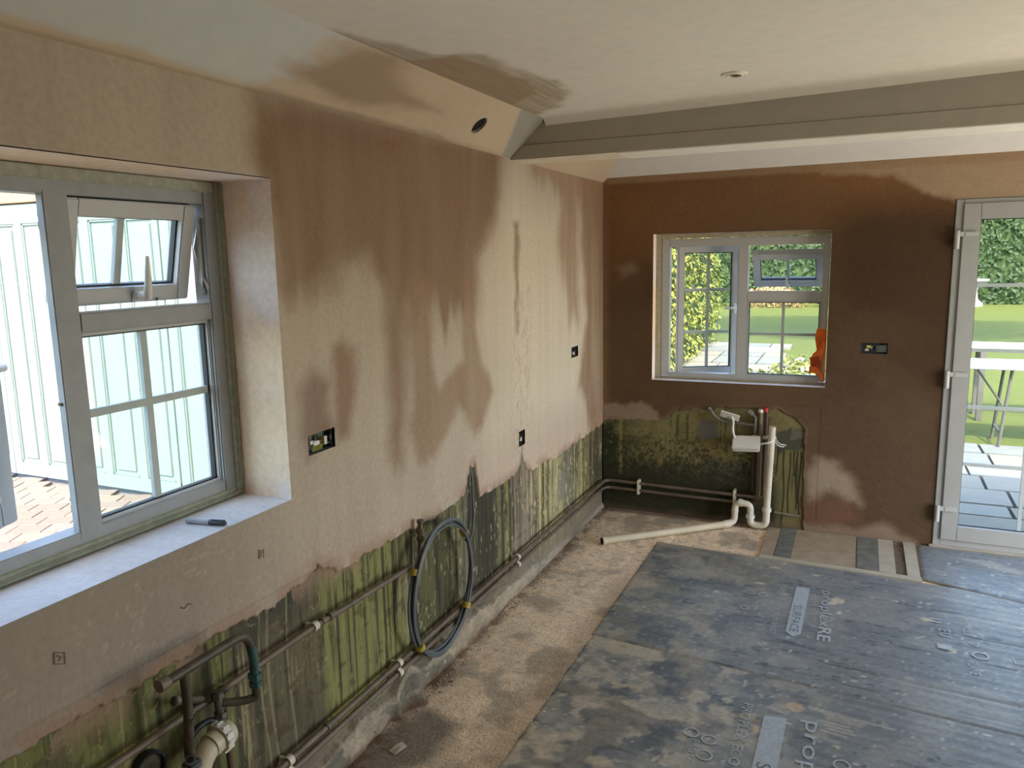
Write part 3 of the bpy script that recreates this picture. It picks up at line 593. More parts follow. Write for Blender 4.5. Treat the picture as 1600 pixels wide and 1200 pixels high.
f.box(-0.20, -0.189, a0 + .002, a1 - .015, b0 + .002, b0 + .016, .004); f.box(-0.20, -0.1895, a1 - .014, a1 + .001, b0 + .001, b1 - .001, .004)
f.build('perimeter_seal', SEAL, w1)
# fixed lower light
fx = sash('fixed_light', w1, 'x', 1.374, 1.822, 1.120, 1.640, -0.262, -0.212, 0.010, [('v', 1.585), ('h', 1.421)], glassd=-0.235)
# top vent, hinged at head, swung out
vx = rot_about((-0.225, 1.6, 1.985), 'Y', math.radians(13))
vs_ = sash('vent_sash', w1, 'x', 1.368, 1.800, 1.702, 1.988, -0.262, -0.207, 0.046, [('v', 1.56)], xf=vx, glassd=-0.238, mframe=UPVC)
h = MB(); h.xf = vx; h.box(-0.208, -0.196, 1.592, 1.632, 1.705, 1.738, .004); h.tube([(-0.197, 1.612, 1.722), (-0.168, 1.612, 1.728), (-0.163, 1.607, 1.76), (-0.168, 1.600, 1.845)], [0.014, 0.013, 0.011, 0.005], 10); h.build('handle', WHITE, vs_, True)
h = MB(); h.tube([(-0.196, 1.612, 1.716), (-0.19, 1.612, 1.716)], .004, 8); h.xf = vx; h.build('lock_barrel', GASKET, vs_)
h = MB(); h.tube([(-0.215, 1.812, 1.93), (-0.235, 1.808, 1.86), (-0.222, 1.814, 1.78), (-0.20, 1.816, 1.735)], .005, 6); h.box(-0.235, -0.215, 1.808, 1.818, 1.72, 1.95); h.build('friction_stay', STEEL, w1)
# left casement, hinged left, swung out
cx = rot_about((-0.225, 0.68, 1.5), 'Z', math.radians(20.5))
cs = sash('casement', w1, 'x', 0.68, 1.335, 1.128, 1.985, -0.262, -0.205, 0.060, [('v', 1.01), ('h', 1.42), ('h', 1.71)], xf=cx, glassd=-0.238)
h = MB(); h.xf = cx; h.box(-0.206, -0.193, 1.292, 1.320, 1.52, 1.585, .004); h.tube([(-0.194, 1.306, 1.555), (-0.172, 1.306, 1.555), (-0.166, 1.30, 1.555), (-0.166, 1.19, 1.550)], [0.012, 0.012, 0.010, 0.007], 10); h.build('handle', WHITE, cs, True)
h = MB(); h.box(-0.256, -0.238, 1.327, 1.334, 1.935, 1.95, .001); h.box(-0.256, -0.238, 1.327, 1.334, 1.905, 1.925, .001); h.box(-0.256, -0.238, 1.327, 1.334, 1.165, 1.185, .001); h.box(-0.256, -0.238, 1.327, 1.334, 1.195, 1.205, .001); h.box(-0.222, -0.210, 1.300, 1.306, 1.46, 1.468, .001); h.build('lock_keep', BRASS, w1)
# plaster dab on the seal
# ---- window_2: far wall
w2 = empty('window_2', (0.9, D + .13, 0.957), kind='structure')
G0, G1 = D + 0.10, D + 0.165
A0, A1, B0, B1 = 0.352, 1.462, 0.957, 1.944
f = MB(); f.box(A0 + .035, 0.443, G0, G1, B0 + .02, B1 - .03, .004); f.box(1.415, A1 - .008, G0, G1, B0 + .02, B1 - .03, .004); f.box(.440, 1.418, G0 + .0006, G1, B0 + .012, 1.003, .002); f.box(.440, 1.418, G0 + .0006, G1, 1.858, B1 - .032, .002)
f.build('frame', UPVC, w2)
MB().box(0.895, 0.960, G0 - .001, G1, 0.99, 1.87, .004).build('mullion', UPVC, w2)
MB().box(0.955, 1.42, G0 - .0005, G1, 1.497, 1.561, .004).build('transom', UPVC, w2)
f = MB(); f.box(A0 + .001, A0 + .034, D + .085, G0 + .03, B0 + .001, B1 - .001, .003); f.box(A0 + .0345, A1 - .001, D + .086, G0 + .03, B1 - .029, B1 - .001, .003); f.box(A0 + .0345, A1 - .001, D + .095, G0 + .03, B0 + .001, B0 + .014, .003); f.build('perimeter_seal', mat('far_seal', (0.34, 0.31, 0.21), 0.7, color2=(0.46, 0.42, 0.31), scale=30, bump=0.3), w2)
sash('fixed_light', w2, 'y', 0.960, 1.415, 1.000, 1.497, D + .11, D + .16, 0.009, [('v', 1.185), ('h', 1.279)], glassd=D + .135, bw=.009)
vx2 = Matrix.Translation((0, 0.03, -0.042)) @ rot_about((1.2, D + .13, 1.85), 'X', math.radians(38))
v2 = sash('vent_sash', w2, 'y', 0.975, 1.415, 1.575, 1.850, D + .11, D + .165, 0.045, [('v', 1.195)], xf=vx2, glassd=D + .138, bw=.009)
h = MB(); h.xf = vx2; h.box(1.178, 1.208, D + .100, D + .111, 1.583, 1.612, .003); h.tube([(1.193, D + .100, 1.597), (1.193, D + .075, 1.60), (1.192, D + .07, 1.63), (1.19, D + .075, 1.70)], [.011, .011, .009, .005], 8); h.build('handle', WHITE, v2, True)
cx2 = rot_about((0.487, D + .14, 1.4), 'Z', math.radians(25.5))
c2 = sash('casement', w2, 'y', 0.487, 0.905, 0.985, 1.862, D + .115, D + .170, 0.044, [('v', 0.70), ('h', 1.275), ('h', 1.565)], xf=cx2, glassd=D + .143, bw=.009)
h = MB(); h.xf = cx2; h.box(0.870, 0.892, D + .104, D + .116, 1.40, 1.47, .003); h.tube([(0.881, D + .104, 1.44), (0.881, D + .085, 1.44), (0.86, D + .08, 1.44), (0.80, D + .082, 1.437)], [.009, .009, .008, .005], 8); h.build('handle', WHITE, c2, True)
h = MB(); h.box(0.452, 0.492, D + .118, D + .15, 0.990, 1.0); h.tube([(0.46, D + .12, 1.0), (0.60, D + .17, 1.0)], .004, 6); h.build('friction_stay', STEEL, w2)

UPVCG = mat('door_upvc', (0.37, 0.375, 0.36), 0.4, var=0.03, scale=12, bump=0.03)
# ---- door_1 (glazed double doors, left leaf in view)
d1 = empty('door_1', (3.06, D + .03, 0.0), kind='structure')
f = MB(); f.box(2.118, 2.160, D - .008, D + .062, 0.0, 2.09, .004); f.box(3.96, 4.0, D - .008, D + .062, 0.0, 2.09, .004); f.box(2.159, 3.961, D - .0072, D + .062, 2.066, 2.0895, .002); f.box(2.159, 3.961, D - .006, D + .062, 0.015, 0.052, .002); f.build('frame', UPVCG, d1)
MB().box(2.10, 4.0, D - .035, D - .004, 0.0, 0.014, .003).build('threshold', WHITEP, d1)
bars = [('h', 1.600), ('h', 1.222), ('h', 0.880), ('h', 0.529), ('v', 2.566)]
l1 = sash('leaf', d1, 'y', 2.157, 3.055, 0.055, 2.066, D - .020, D + .050, 0.090, bars, glassd=D + .02, bw=.010, mframe=UPVCG)
sash('leaf', d1, 'y', 3.062, 3.960, 0.055, 2.066, D - .020, D + .050, 0.090, bars[:4] + [('v', 3.55)], glassd=D + .02, bw=.010, mframe=UPVCG)
for zz in (1.885, 1.070, 0.245):
    h = MB(); h.box(2.160, 2.236, D - .036, D - .018, zz - .006, zz + .022, .004); h.box(2.122, 2.170, D - .040, D - .006, zz - .006, zz + .022, .004); h.tube([(2.132, D - .030, zz - .075), (2.132, D - .030, zz + .028)], .0135, 14); h.build('hinge', UPVC, d1, True)

# ============================================================ PIPES AND FITTINGS
def nut(mb, p, axis, r, h, seg=6):
    a = Vector(axis).normalized(); p = Vector(p); mb.tube([p - a * h / 2, p + a * h / 2], r, seg)
def clip(parent, y, z, r, x=0.03, two=False):
    m_ = MB(); m_.ring((x, y - .011, z), (0, 1, 0), r, r + .005, .022, 16); m_.box(-.006, x - r, y - .006, y + .006, z - .007, z + .007)
    if two: m_.ring((x, y - .011, z - .042), (0, 1, 0), r, r + .005, .022, 16); m_.box(x - .004, x + .004, y - .007, y + .007, z - .030, z - .012)
    m_.build('pipe_clip', WASTE, parent, True)
P_ = empty('copper_pipe', (0.03, 1.7, 0.6), 'brown horizontal copper pipe at mid height of the green wall, left of the cable coil', 'pipe')
MB().tube([(0.030, 0.4, 0.607), (0.030, 1.9, 0.612), (0.030, 2.535, 0.585), (0.030, 2.60, 0.552), (0.030, 2.615, 0.56), (0.030, 2.622, 0.70)], 0.0105, 12, bend=.02).build('tube', COPPER, P_, True)
for yy in (1.93, ): clip(P_, yy, .612, .011)
m_ = MB(); m_.tube([(0.03, 2.005, .61), (0.03, 2.035, .609)], .0145, 12); m_.tube([(0.03, 1.965, .611), (0.03, 1.985, .611)], .0135, 12); m_.build('coupling', COPPER, P_, True)
m_ = MB(); m_.tube([(0.03, 1.385, .611), (0.03, 1.52, .611)], .0135, 12); nut(m_, (0.03, 1.392, .611), (0, 1, 0), .0175, .018); m_.tube([(0.03, 1.47, .611), (0.045, 1.44, .635)], .0135, 12); m_.build('tee', COPPERD, P_, True)
MB().tube([(0.033, 1.455, .618), (0.045, 1.40, .650), (0.045, 1.335, .682)], .0105, 12).build('branch', COPPERD, P_, True)
m_ = MB(); nut(m_, (0.045, 1.345, .678), (0, -1, .45), .013, .014, 12); m_.build('branch_end', COPPER, P_, True)
m_ = MB(); m_.tube([(0.03, 2.622, .60), (0.03, 2.624, .665)], .011, 12); nut(m_, (0.03, 2.624, .672), (0, 0, 1), .016, .016); nut(m_, (0.03, 2.625, .706), (0, 0, 1), .014, .02); m_.tube([(0.03, 2.625, .70), (0.03, 2.626, .745)], .010, 12); nut(m_, (0.03, 2.626, .748), (0, 0, 1), .0145, .012, 12); m_.build('valve', BRASS, P_, True)
# lower pair of pipes running right round the corner
for k, (zz, xx, lab, yend, xend, ze) in enumerate(((0.226, 0.030, 'upper of the two long copper pipes running low along both walls', D - .028, 1.15, .200), (0.183, 0.028, 'lower of the two long copper pipes running low along both walls', D - .026, 1.07, .152))):
    q = empty('copper_pipe', (xx, 2.5, zz), lab, 'pipe', 'long low copper pipes')
    MB().tube([(xx, 0.4, zz), (xx, 3.4, zz), (xx + .002, 4.95, zz - .004), (xx, yend, zz - .008 - .01 * k), (xx + .12, yend, zz - .010 - .01 * k), (xend, yend, ze)], 0.0115, 12, bend=.06).build('tube', COPPER, q, True)
    if k == 0:
        for yy in (1.765, 2.42, 3.60): clip(q, yy, zz, .012, xx, True)
        m_ = MB(); m_.tube([(xx, 1.955, zz), (xx, 1.975, zz)], .015, 12); m_.tube([(xx, 2.95, zz), (xx, 2.975, zz)], .014, 12); m_.build('coupling', COPPER, q, True)
        for xx2 in (0.27, 0.93):
            m_ = MB(); m_.box(xx2 - .008, xx2 + .008, yend - .016, D + .012, .135, .238, .002); m_.build('pipe_clip', WASTE, q)
# bottom-left pipework
B_ = empty('bent_pipe', (0.12, 1.3, 0.54), 'dark bent copper pipe with capped end standing off the wall at bottom left', 'pipe')
MB().tube([(0.12, 1.255, .795), (0.12, 1.535, .796), (0.12, 1.556, .70), (0.12, 1.553, .655)], .0125, 14, bend=.05).build('tube', COPPERD, B_, True)
m_ = MB(); m_.tube([(0.12, 1.235, .795), (0.12, 1.262, .795)], .0165, 14); m_.build('end_cap', COPPER, B_, True)
MB().tube([(0.12, 1.5462, .750), (0.12, 1.5535, .712), (0.12, 1.5545, .690), (0.12, 1.553, .66)], .0136, 12).build('tape_wrap', VERD, B_, True)
m_ = MB(); nut(m_, (0.12, 1.553, .655), (0, 0, 1), .0195, .016); m_.tube([(0.12, 1.553, .66), (0.12, 1.554, .62)], .0145, 12); nut(m_, (0.12, 1.554, .630), (0, 0, 1), .0185, .014); m_.build('compression_joint', VERD, B_, True)
m_ = MB(); m_.tube([(0.12, 1.554, .625), (0.12, 1.556, .588), (0.10, 1.53, .586), (0.065, 1.478, .600)], .012, 12, bend=.02); m_.build('elbow', COPPERD, B_, True)
m_ = MB(); m_.tube([(0.06, 1.470, .640), (0.06, 1.474, .56)], .0125, 12); nut(m_, (0.06, 1.470, .628), (0, 0, 1), .017, .016); nut(m_, (0.06, 1.474, .566), (0, 0, 1), .018, .018); m_.build('valve_body', mat('dull_chrome', (.16, .155, .14), .35, .7, var=.4, scale=40, bump=.1), B_, True)
m_ = MB(); m_.tube([(0.06, 1.474, .56), (0.06, 1.478, .515)], .0145, 12); nut(m_, (0.06, 1.477, .53), (0, 0, 1), .019, .02); m_.build('dark_joint', COPPERD, B_, True)
MB().tube([(0.06, 1.48, .53), (0.05, 1.45, .565), (0.045, 1.40, .565), (0.04, 1.37, .53), (0.04, 1.37, .45)], .009, 10, bend=.03).build('flexible_tail', GASKET, B_, True)
MB().tube([(0.07, 1.482, .515), (0.072, 1.49, .20), (0.072, 1.492, .01)], .0085, 10).build('riser', mat('rusty_pipe', (0.10, 0.055, 0.035), 0.7, var=.3, bump=.2), B_, True)
m_ = MB(); m_.tube([(0.11, 1.322, .79), (0.108, 1.326, .70), (0.10, 1.328, .575)], .0125, 14); m_.build('drop_tube', COPPERD, B_, True)
m_ = MB(); m_.tube([(0.108, 1.326, .655), (0.107, 1.326, .640)], .0142, 14); m_.tube([(0.102, 1.327, .60), (0.10, 1.328, .572)], .0155, 14); m_.tube([(0.10, 1.328, .575), (0.10, 1.328, .530)], .0115, 10); m_.build('tail', COPPERD, B_, True)
m_ = MB(); m_.box(.082, .118, 1.308, 1.348, .508, .530, .004); m_.tube([(0.10, 1.326, .53), (0.112, 1.315, .545)], .014, 12); m_.build('isolator', ZINC, B_, True)
m_ = MB(); m_.tube([(0.113, 1.314, .546), (0.1135, 1.3135, .5465)], .008, 12); m_.build('screw_slot', DARK, B_)
W_ = empty('waste_elbow', (0.09, 1.38, 0.3), 'cream plastic waste elbow with a white ribbed nut at bottom left', 'waste pipe')
MB().tube([(0.085, 1.452, .522), (0.085, 1.385, .515), (0.085, 1.352, .455), (0.085, 1.355, .36), (0.085, 1.40, .25)], .030, 20, bend=.05).build('elbow', WASTEL, W_, True)
m_ = MB(); m_.tube([(0.085, 1.405, .519), (0.085, 1.432, .521)], .0335, 20); m_.tube([(0.085, 1.354, .43), (0.085, 1.355, .40)], .0335, 20); m_.tube([(0.085, 1.37, .33), (0.085, 1.39, .29)], .040, 20); m_.build('socket', WASTEL, W_, True)
m_ = MB(); m_.tube([(0.085, 1.434, .521), (0.085, 1.456, .523)], .041, 20)
for k in range(12):
    a = k * math.pi / 6; m_.box(.085 + .0405 * math.cos(a) - .004, .085 + .0405 * math.cos(a) + .004, 1.434, 1.456, .522 + .0405 * math.sin(a) - .004, .522 + .0405 * math.sin(a) + .004, .001)
m_.build('ribbed_nut', NUTM, W_, True)
m_ = MB(); m_.ring((0.085, 1.456, .523), (0, 1, 0), .024, .034, .020, 24); m_.build('rim', WASTEL, W_, True)
MB().tube([(0.085, 1.455, .523), (0.085, 1.462, .523)], .0245, 20).build('bore', DARK, W_)
WP = empty('drain_opening', (0.0, 1.28, .53), 'round drain hole in the green wall beside the cream waste elbow', 'drain')
m_ = MB(); m_.ring((-0.006, 1.275, .515), (1, 0, 0), .041, .048, .022, 28); m_.build('rim', GASKET, WP, True)
MB().tube([(-0.006, 1.275, .515), (0.004, 1.275, .515)], .0415, 24).build('plug_disc', mat('drain_disc', (0.13, .12, .085), .8, var=.2, bump=.2), WP)

# cable coil hung on the valve
CC = empty('cable_coil', (0.06, 2.72, .42), 'coil of grey cable bound with yellow tape hanging on the pipe stub', 'cable coil')
cyc, czc = 2.742, 0.420
for k in range(10):
    pts = []; ph = random.random() * 6; ra, rb = .262 + random.uniform(-.012, .012), .286 + random.uniform(-.010, .010)
    for i in range(49):
        a = i / 48 * 2 * math.pi; wob = 1 + .012 * math.sin(2 * a + ph); sp = .5 + .5 * abs(math.sin(a * 2 - .7))
        pts.append((.062 + .009 * math.cos(k * 2.1 + 0) * 1.35 * sp + .008 * math.sin(a), cyc + ra * wob * math.cos(a) + .006 * math.sin(k * 1.7) * sp, czc + rb * wob * math.sin(a) + .006 * math.cos(k * 2.9) * sp))
    MB().tube(pts, .0054, 8, cap=False).build('cable_turn', CABLE, CC, True)
for a in (38, 148, 218, 322):
    a = math.radians(a); c0 = Vector((.060, cyc + .262 * math.cos(a), czc + .286 * math.sin(a))); t = Vector((0, -math.sin(a) * .262, math.cos(a) * .286)).normalized()
    MB().tube([c0 - t * .013, c0 + t * .013], .0205, 12).build('tape_band', TAPE, CC, True)
MB().tube([(0.07, 2.90, .20), (0.05, 2.98, .24), (0.035, 3.05, .33), (0.03, 3.07, .38)], .005, 8).build('cable_end', CABLE, CC, True)
q = MB(); q.tube([(0.0, 3.14, .845), (0.006, 3.145, .78), (0.01, 3.145, .60), (0.015, 3.12, .535), (0.04, 3.03, .505), (.055, 2.97, .55)], .005, 8, bend=.05)
q.build('cable', CABLE, None, True, label='single grey cable running down the wall from the plaster edge to the coil', cat='cable')

# far wall plumbing
F_ = empty('waste_pipe', (1.14, D - .08, .03), 'white waste pipe with a trap and a long run lying on the floor', 'waste pipe')
yw = D - .075
MB().tube([(1.163, yw, .700), (1.145, yw, .14)], .0215, 20).build('riser', WASTE, F_, True)
MB().tube([(1.145, yw, .15), (1.144, yw, .026), (1.044, yw, .026), (1.043, yw, .095)], .0225, 20, bend=.045).build('trap', WASTE, F_, True)
m_ = MB(); m_.tube([(1.1455, yw, .128), (1.1455, yw, .152)], .029, 20); m_.tube([(1.043, yw, .072), (1.043, yw, .092)], .029, 20); m_.build('union_nut', NUTM, F_, True)
MB().tube([(1.043, yw, .085), (1.043, yw, .163), (0.945, yw, .170), (0.942, yw - .01, .035), (0.89, yw - .055, .027)], .0215, 20, bend=.045).build('swan_neck', WASTE, F_, True)
m_ = MB(); m_.tube([(0.99, yw, .167), (0.965, yw, .169)], .026, 20); m_.tube([(0.9435, yw - .003, .115), (0.943, yw - .004, .105)], .024, 20); m_.tube([(0.915, yw - .035, .027), (0.885, yw - .060, .027)], .026, 20); m_.build('socket', WASTE, F_, True)
MB().tube([(0.90, yw - .05, .027), (0.235, 4.505, .027)], .0235, 20).build('floor_run', WASTEL, F_, True)
m_ = MB(); m_.tube([(0.252, 4.520, .027), (0.222, 4.494, .027)], .027, 20); m_.build('end_socket', WASTEL, F_, True)
MB().tube([(0.2225, 4.4945, .027), (0.2195, 4.4915, .027)], .021, 20).build('bore', DARK, F_)
# two vertical tubes behind it
V_ = empty('copper_riser', (1.09, D - .03, .2), 'pair of vertical brown copper pipes with a red cap behind the white pipe', 'pipe')
RUST = mat('red_brown_pipe', (0.085, 0.042, 0.028), .6, color2=(0.055, .045, .03), scale=20, bump=.2); OLIVE = mat('painted_pipe', (0.15, .135, .075), .6, var=.2, bump=.15)
MB().tube([(1.082, D - .028, .795), (1.083, D - .028, .19)], .0145, 12).build('tube', OLIVE, V_, True)
MB().tube([(1.118, D - .018, .795), (1.110, D - .018, .19)], .0120, 12).build('tube', RUST, V_, True)
MB().tube([(1.046, D - .020, .74), (1.044, D - .020, .25)], .010, 12).build('tube', RUST, V_, True)
m_ = MB(); m_.tube([(1.112, D - .024, .785), (1.112, D - .024, .812)], .016, 14); m_.build('red_cap', mat('red_cap', (0.42, .03, .02), .5, bump=0), V_, True)
m_ = MB(); m_.tube([(1.082, D - .028, .780), (1.082, D - .028, .800)], .0165, 14); m_.build('pale_cap', WHITE, V_, True)
m_ = MB(); m_.box(1.035, 1.06, D - .045, D + .01, .605, .625, .003); m_.box(1.10, 1.13, D - .045, D + .01, .605, .625, .003); m_.build('pipe_bracket', WASTE, V_)
G_ = empty('grey_pipe_stub', (.9, D - .06, .73), 'bent grey pipe with open end beside the white plate on the far wall', 'pipe')
GP = mat('grey_pipe', (0.15, .145, .125), .55, .2, var=.25, bump=.15)
MB().tube([(0.765, D - .09, .795), (0.79, D - .07, .745), (0.845, D - .045, .705), (0.93, D - .04, .702), (1.05, D - .035, .693)], .0095, 12, bend=.03).build('tube', GP, G_, True)
m_ = MB(); m_.tube([(0.752, D - .10, .805), (0.770, D - .088, .790)], .0135, 12); m_.build('end_nut', ZINC, G_, True)
m_ = MB(); m_.tube([(0.918, D - .04, .702), (0.938, D - .04, .702)], .0125, 12); nut(m_, (1.022, D - .037, .697), (1, 0, 0), .013, .014); m_.build('coupling', BRASS, G_, True)
m_ = MB(); m_.tube([(1.050, D - .035, .64), (1.050, D - .035, .755)], .011, 12); m_.tube([(1.05, D - .04, .745), (1.028, D - .085, .785)], .010, 12); m_.build('tee', GP, G_, True)
m_ = MB(); m_.tube([(1.033, D - .075, .776), (1.022, D - .098, .795)], .0145, 12); m_.build('chrome_nut', STEEL, G_, True)
J_ = empty('junction_box', (1.0, D - .09, .55), 'white plastic junction box hanging tilted in front of the far pipes', 'junction box')
jx = Matrix.Translation((1.005, D - .085, .575)) @ Matrix.Rotation(math.radians(-3), 4, 'Y') @ Matrix.Rotation(math.radians(38), 4, 'X')
m_ = MB(); m_.xf = jx; m_.box(-.085, .085, -.052, .052, -.022, .010, .005); m_.build('body', WHITE, J_)
m_ = MB(); m_.xf = jx; m_.box(-.087, .087, -.054, .054, .011, .022, .004); m_.build('lid', WHITE, J_)
m_ = MB(); m_.xf = jx
for a, b_ in ((-.07, -.04), (.07, .04)): m_.tube([(a, b_, -.024), (a, b_, -.021)], .004, 8)
m_.build('screw', STEEL, J_)
MB().tube([(1.07, D - .085, .575), (1.12, D - .12, .595), (1.16, D - .12, .605), (1.18, D - .03, .62)], .006, 8, bend=.02).build('cable', WHITE, J_, True)
MB().tube([(0.93, D - .09, .61), (0.915, D - .085, .66), (0.918, D - .08, .72), (0.905, D - .075, .75)], .0075, 8, bend=.02).build('lead', WHITE, J_, True)
L_ = empty('blank_plate', (.89, D - .07, .75), 'small white plastic plate tilted on the grey pipe above the junction box', 'plate')
m_ = MB(); m_.xf = Matrix.Translation((.893, D - .068, .752)) @ Matrix.Rotation(math.radians(14), 4, 'Y') @ Matrix.Rotation(math.radians(28), 4, 'X'); m_.box(-.062, .062, -.008, .004, -.024, .026, .003); m_.build('plate', WHITE, L_)
m_ = MB(); m_.xf = Matrix.Translation((.893, D - .068, .752)) @ Matrix.Rotation(math.radians(14), 4, 'Y') @ Matrix.Rotation(math.radians(28), 4, 'X'); m_.tube([(-.01, -.010, -.012), (-.01, -.006, -.012)], .004, 8); m_.build('screw_hole', DARK, L_)
C_ = empty('loose_wires', (1.2, D - .05, .56), 'pair of loose wire ends poking from the wall right of the white pipe', 'wire')
for dx in (0, .012): m_ = MB(); m_.tube([(1.175, D - .005, .615), (1.185 + dx, D - .07, .60), (1.20 + dx, D - .075, .575 + dx), (1.235 + dx, D - .05, .565 + dx)], .0045, 7, bend=.02); m_.build('wire', mat('white_wire', (.5, .5, .46), .5, bump=0), C_, True)
MB().tube([(1.19, D - .018, .108), (1.345, D - .018, .098)], .0085, 10).build('pipe_stub', mat('lime_pipe', (.17, .16, .10), .7, var=.2, bump=.3), None, True, label='short old horizontal pipe at the wall foot right of the white pipe', cat='pipe')

# ============================================================ SOCKET BOXES
def sockbox(name, label, wall, a0, a1, z0, z1, double, style):
    c = ((0, (a0 + a1) / 2, z0) if wall == 'L' else ((a0 + a1) / 2, D, z0))
    e = empty(name, c, label, 'socket box'); dep = .036
    def bx(m_, A0, A1, d0, d1, Z0, Z1):
        if wall == 'L': m_.box(-d1, -d0, A0, A1, Z0, Z1)
        else: m_.box(A0, A1, D + d0, D + d1, Z0, Z1)
    def P(a, d, z): return (-d, a, z) if wall == 'L' else (a, D + d, z)
    m_ = MB(); t = .003; o = .010
    bx(m_, a0 - .001, a1 + .001, dep, dep + t, z0 - .001, z1 + .001); bx(m_, a0, a0 + t, o, dep, z0, z1); bx(m_, a1 - t, a1, o, dep, z0, z1); bx(m_, a0, a1, o, dep, z0, z0 + t); bx(m_, a0, a1, o, dep, z1 - t, z1)
    m_.build('box', ZINC, e)
    m_ = MB(); am = (a0 + a1) / 2; zm = (z0 + z1) / 2
    for aa in (a0 + .006, a1 - .012): bx(m_, aa, aa + .006, .009, .012, zm - .008, zm + .008)
    m_.build('lug', ZINC, e)
    R_ = random.Random(style)
    cols = [mat('wire_grey', (.32, .32, .30), .5, bump=0), GCONN, mat('wire_brown', (.16, .06, .03), .5, bump=0), mat('wire_blue', (.05, .07, .14), .5, bump=0)]
    for k in range(5 if double else 3):
        s = a0 + (a1 - a0) * R_.uniform(.15, .75); z = zm + R_.uniform(-.012, .012)
        MB().tube([P(s, .034, z + .01), P(s + R_.uniform(-.01, .02), .018, z + R_.uniform(-.015, .02)), P(s + R_.uniform(-.005, .03) * (1 if double else .3), .008, z + R_.uniform(-.016, .012))], .003, 6, bend=.01).build('wire', cols[k % 4], e, True)
    m_ = MB()
    if style == 1:
        bx(m_, a0 + .022, a0 + .052, -.004, .012, zm - .006, zm + .008); m_.build('connector', NUTM, e); m_ = MB(); bx(m_, a0 + .002, a0 + .016, -.006, .010, zm + .002, zm + .014); m_.build('connector', NUTM, e)
        for k in range(6): m_ = MB(); s = a0 + .02 + k * .009; m_.tube([P(s, .002, zm - .026), P(s + .006, .004, zm - .008)], .0032, 6); m_.build('earth_sleeve', GCONN, e)
        m_ = MB(); bx(m_, a0 + .085, a0 + .100, .002, .024, zm - .016, zm + .012); m_.build('knockout_grommet', WASTE, e)
    elif style == 2:
        bx(m_, a0 + .032, a0 + .055, .000, .014, zm + .002, zm + .018); m_.build('connector', mat('lime_connector', (.45, .44, .10), .5, bump=0), e); m_ = MB(); bx(m_, a0 + .024, a0 + .045, .000, .012, zm - .016, zm - .004); m_.build('connector', WASTE, e)
        m_ = MB(); bx(m_, am + .012, a1 - .006, .003, .008, zm - .022, zm + .02); m_.build('blanking_tab', ZINC, e)
    else:
        bx(m_, am - .012, am + .010, .004, .018, zm - .018, zm + .002); m_.build('connector', WASTE, e)
    return e
sockbox('socket_box', 'double metal socket box with white connectors in the left wall beside the large window', 'L', *HOLES_L[0], True, 1)
sockbox('socket_box', 'single metal socket box in the left wall near the far corner', 'L', 4.560, 4.680, 1.178, 1.240, False, 3)
sockbox('socket_box', 'broken single socket box low in the left wall above a plaster crack', 'L', *HOLES_L[2], False, 4)
sockbox('socket_box', 'double metal socket box in the far wall between window and glazed door', 'F', *HOLE_F, True, 2)

# ============================================================ DOWNLIGHT
def downlight(px, py):
    CEIL = 2.475 + 0.021 * (px - SX)
    e = empty('downlight', (px, py, CEIL), 'round recessed downlight with a pale ring in the white ceiling', 'downlight')
    m_ = MB(); m_.ring((px, py, CEIL - .006), (0, 0, 1), .026, .048, .006, 40); m_.build('bezel', mat('cream_bezel', (.92, .90, .74), .4, bump=0), e, True)
    m_ = MB(); m_.ring((px, py, CEIL - .009), (0, 0, 1), .026, .030, .004, 40); m_.build('inner_lip', mat('cream_bezel', ()), e, True)
    m_ = MB(); m_.tube([(px, py, CEIL - .003), (px, py, CEIL - .001)], .0265, 24); m_.build('lens', DARK, e)
    for a in (.5, 3.6): m_ = MB(); m_.tube([(px + .038 * math.cos(a), py + .038 * math.sin(a), CEIL - .0075), (px + .038 * math.cos(a), py + .038 * math.sin(a), CEIL - .005)], .003, 8); m_.build('fixing', WASTE, e)
downlight(1.1535, 3.228)

# ============================================================ SMALL OBJECTS
pen = empty('marker_pen', (-.08, 1.612, 1.058), 'grey and white marker pen lying on the left window sill', 'pen')
p0 = Vector((-.142, 1.598, 1.067)); p1 = Vector((-.012, 1.622, 1.067)); dv = p1 - p0
def pp(t): return tuple(p0 + dv * t)
MB().tube([pp(0), pp(.02), pp(.60)], [.005, .0078, .0080], 14).build('barrel', mat('pen_grey', (.38, .40, .42), .4, bump=0), pen, True)
MB().tube([pp(.60), pp(.62), pp(.93), pp(1.0)], [.0082, .0088, .0080, .0055], 14).build('cap', mat('pen_dark', (.045, .055, .065), .35, bump=0), pen, True)
m_ = MB(); a_ = p0 + dv * .64; b_ = p0 + dv * .98; m_.tube([tuple(a_ + Vector((.004, -.002, .009))), tuple(b_ + Vector((.004, -.002, .009)))], .002, 6); m_.build('pocket_clip', mat('pen_dark', ()), pen)
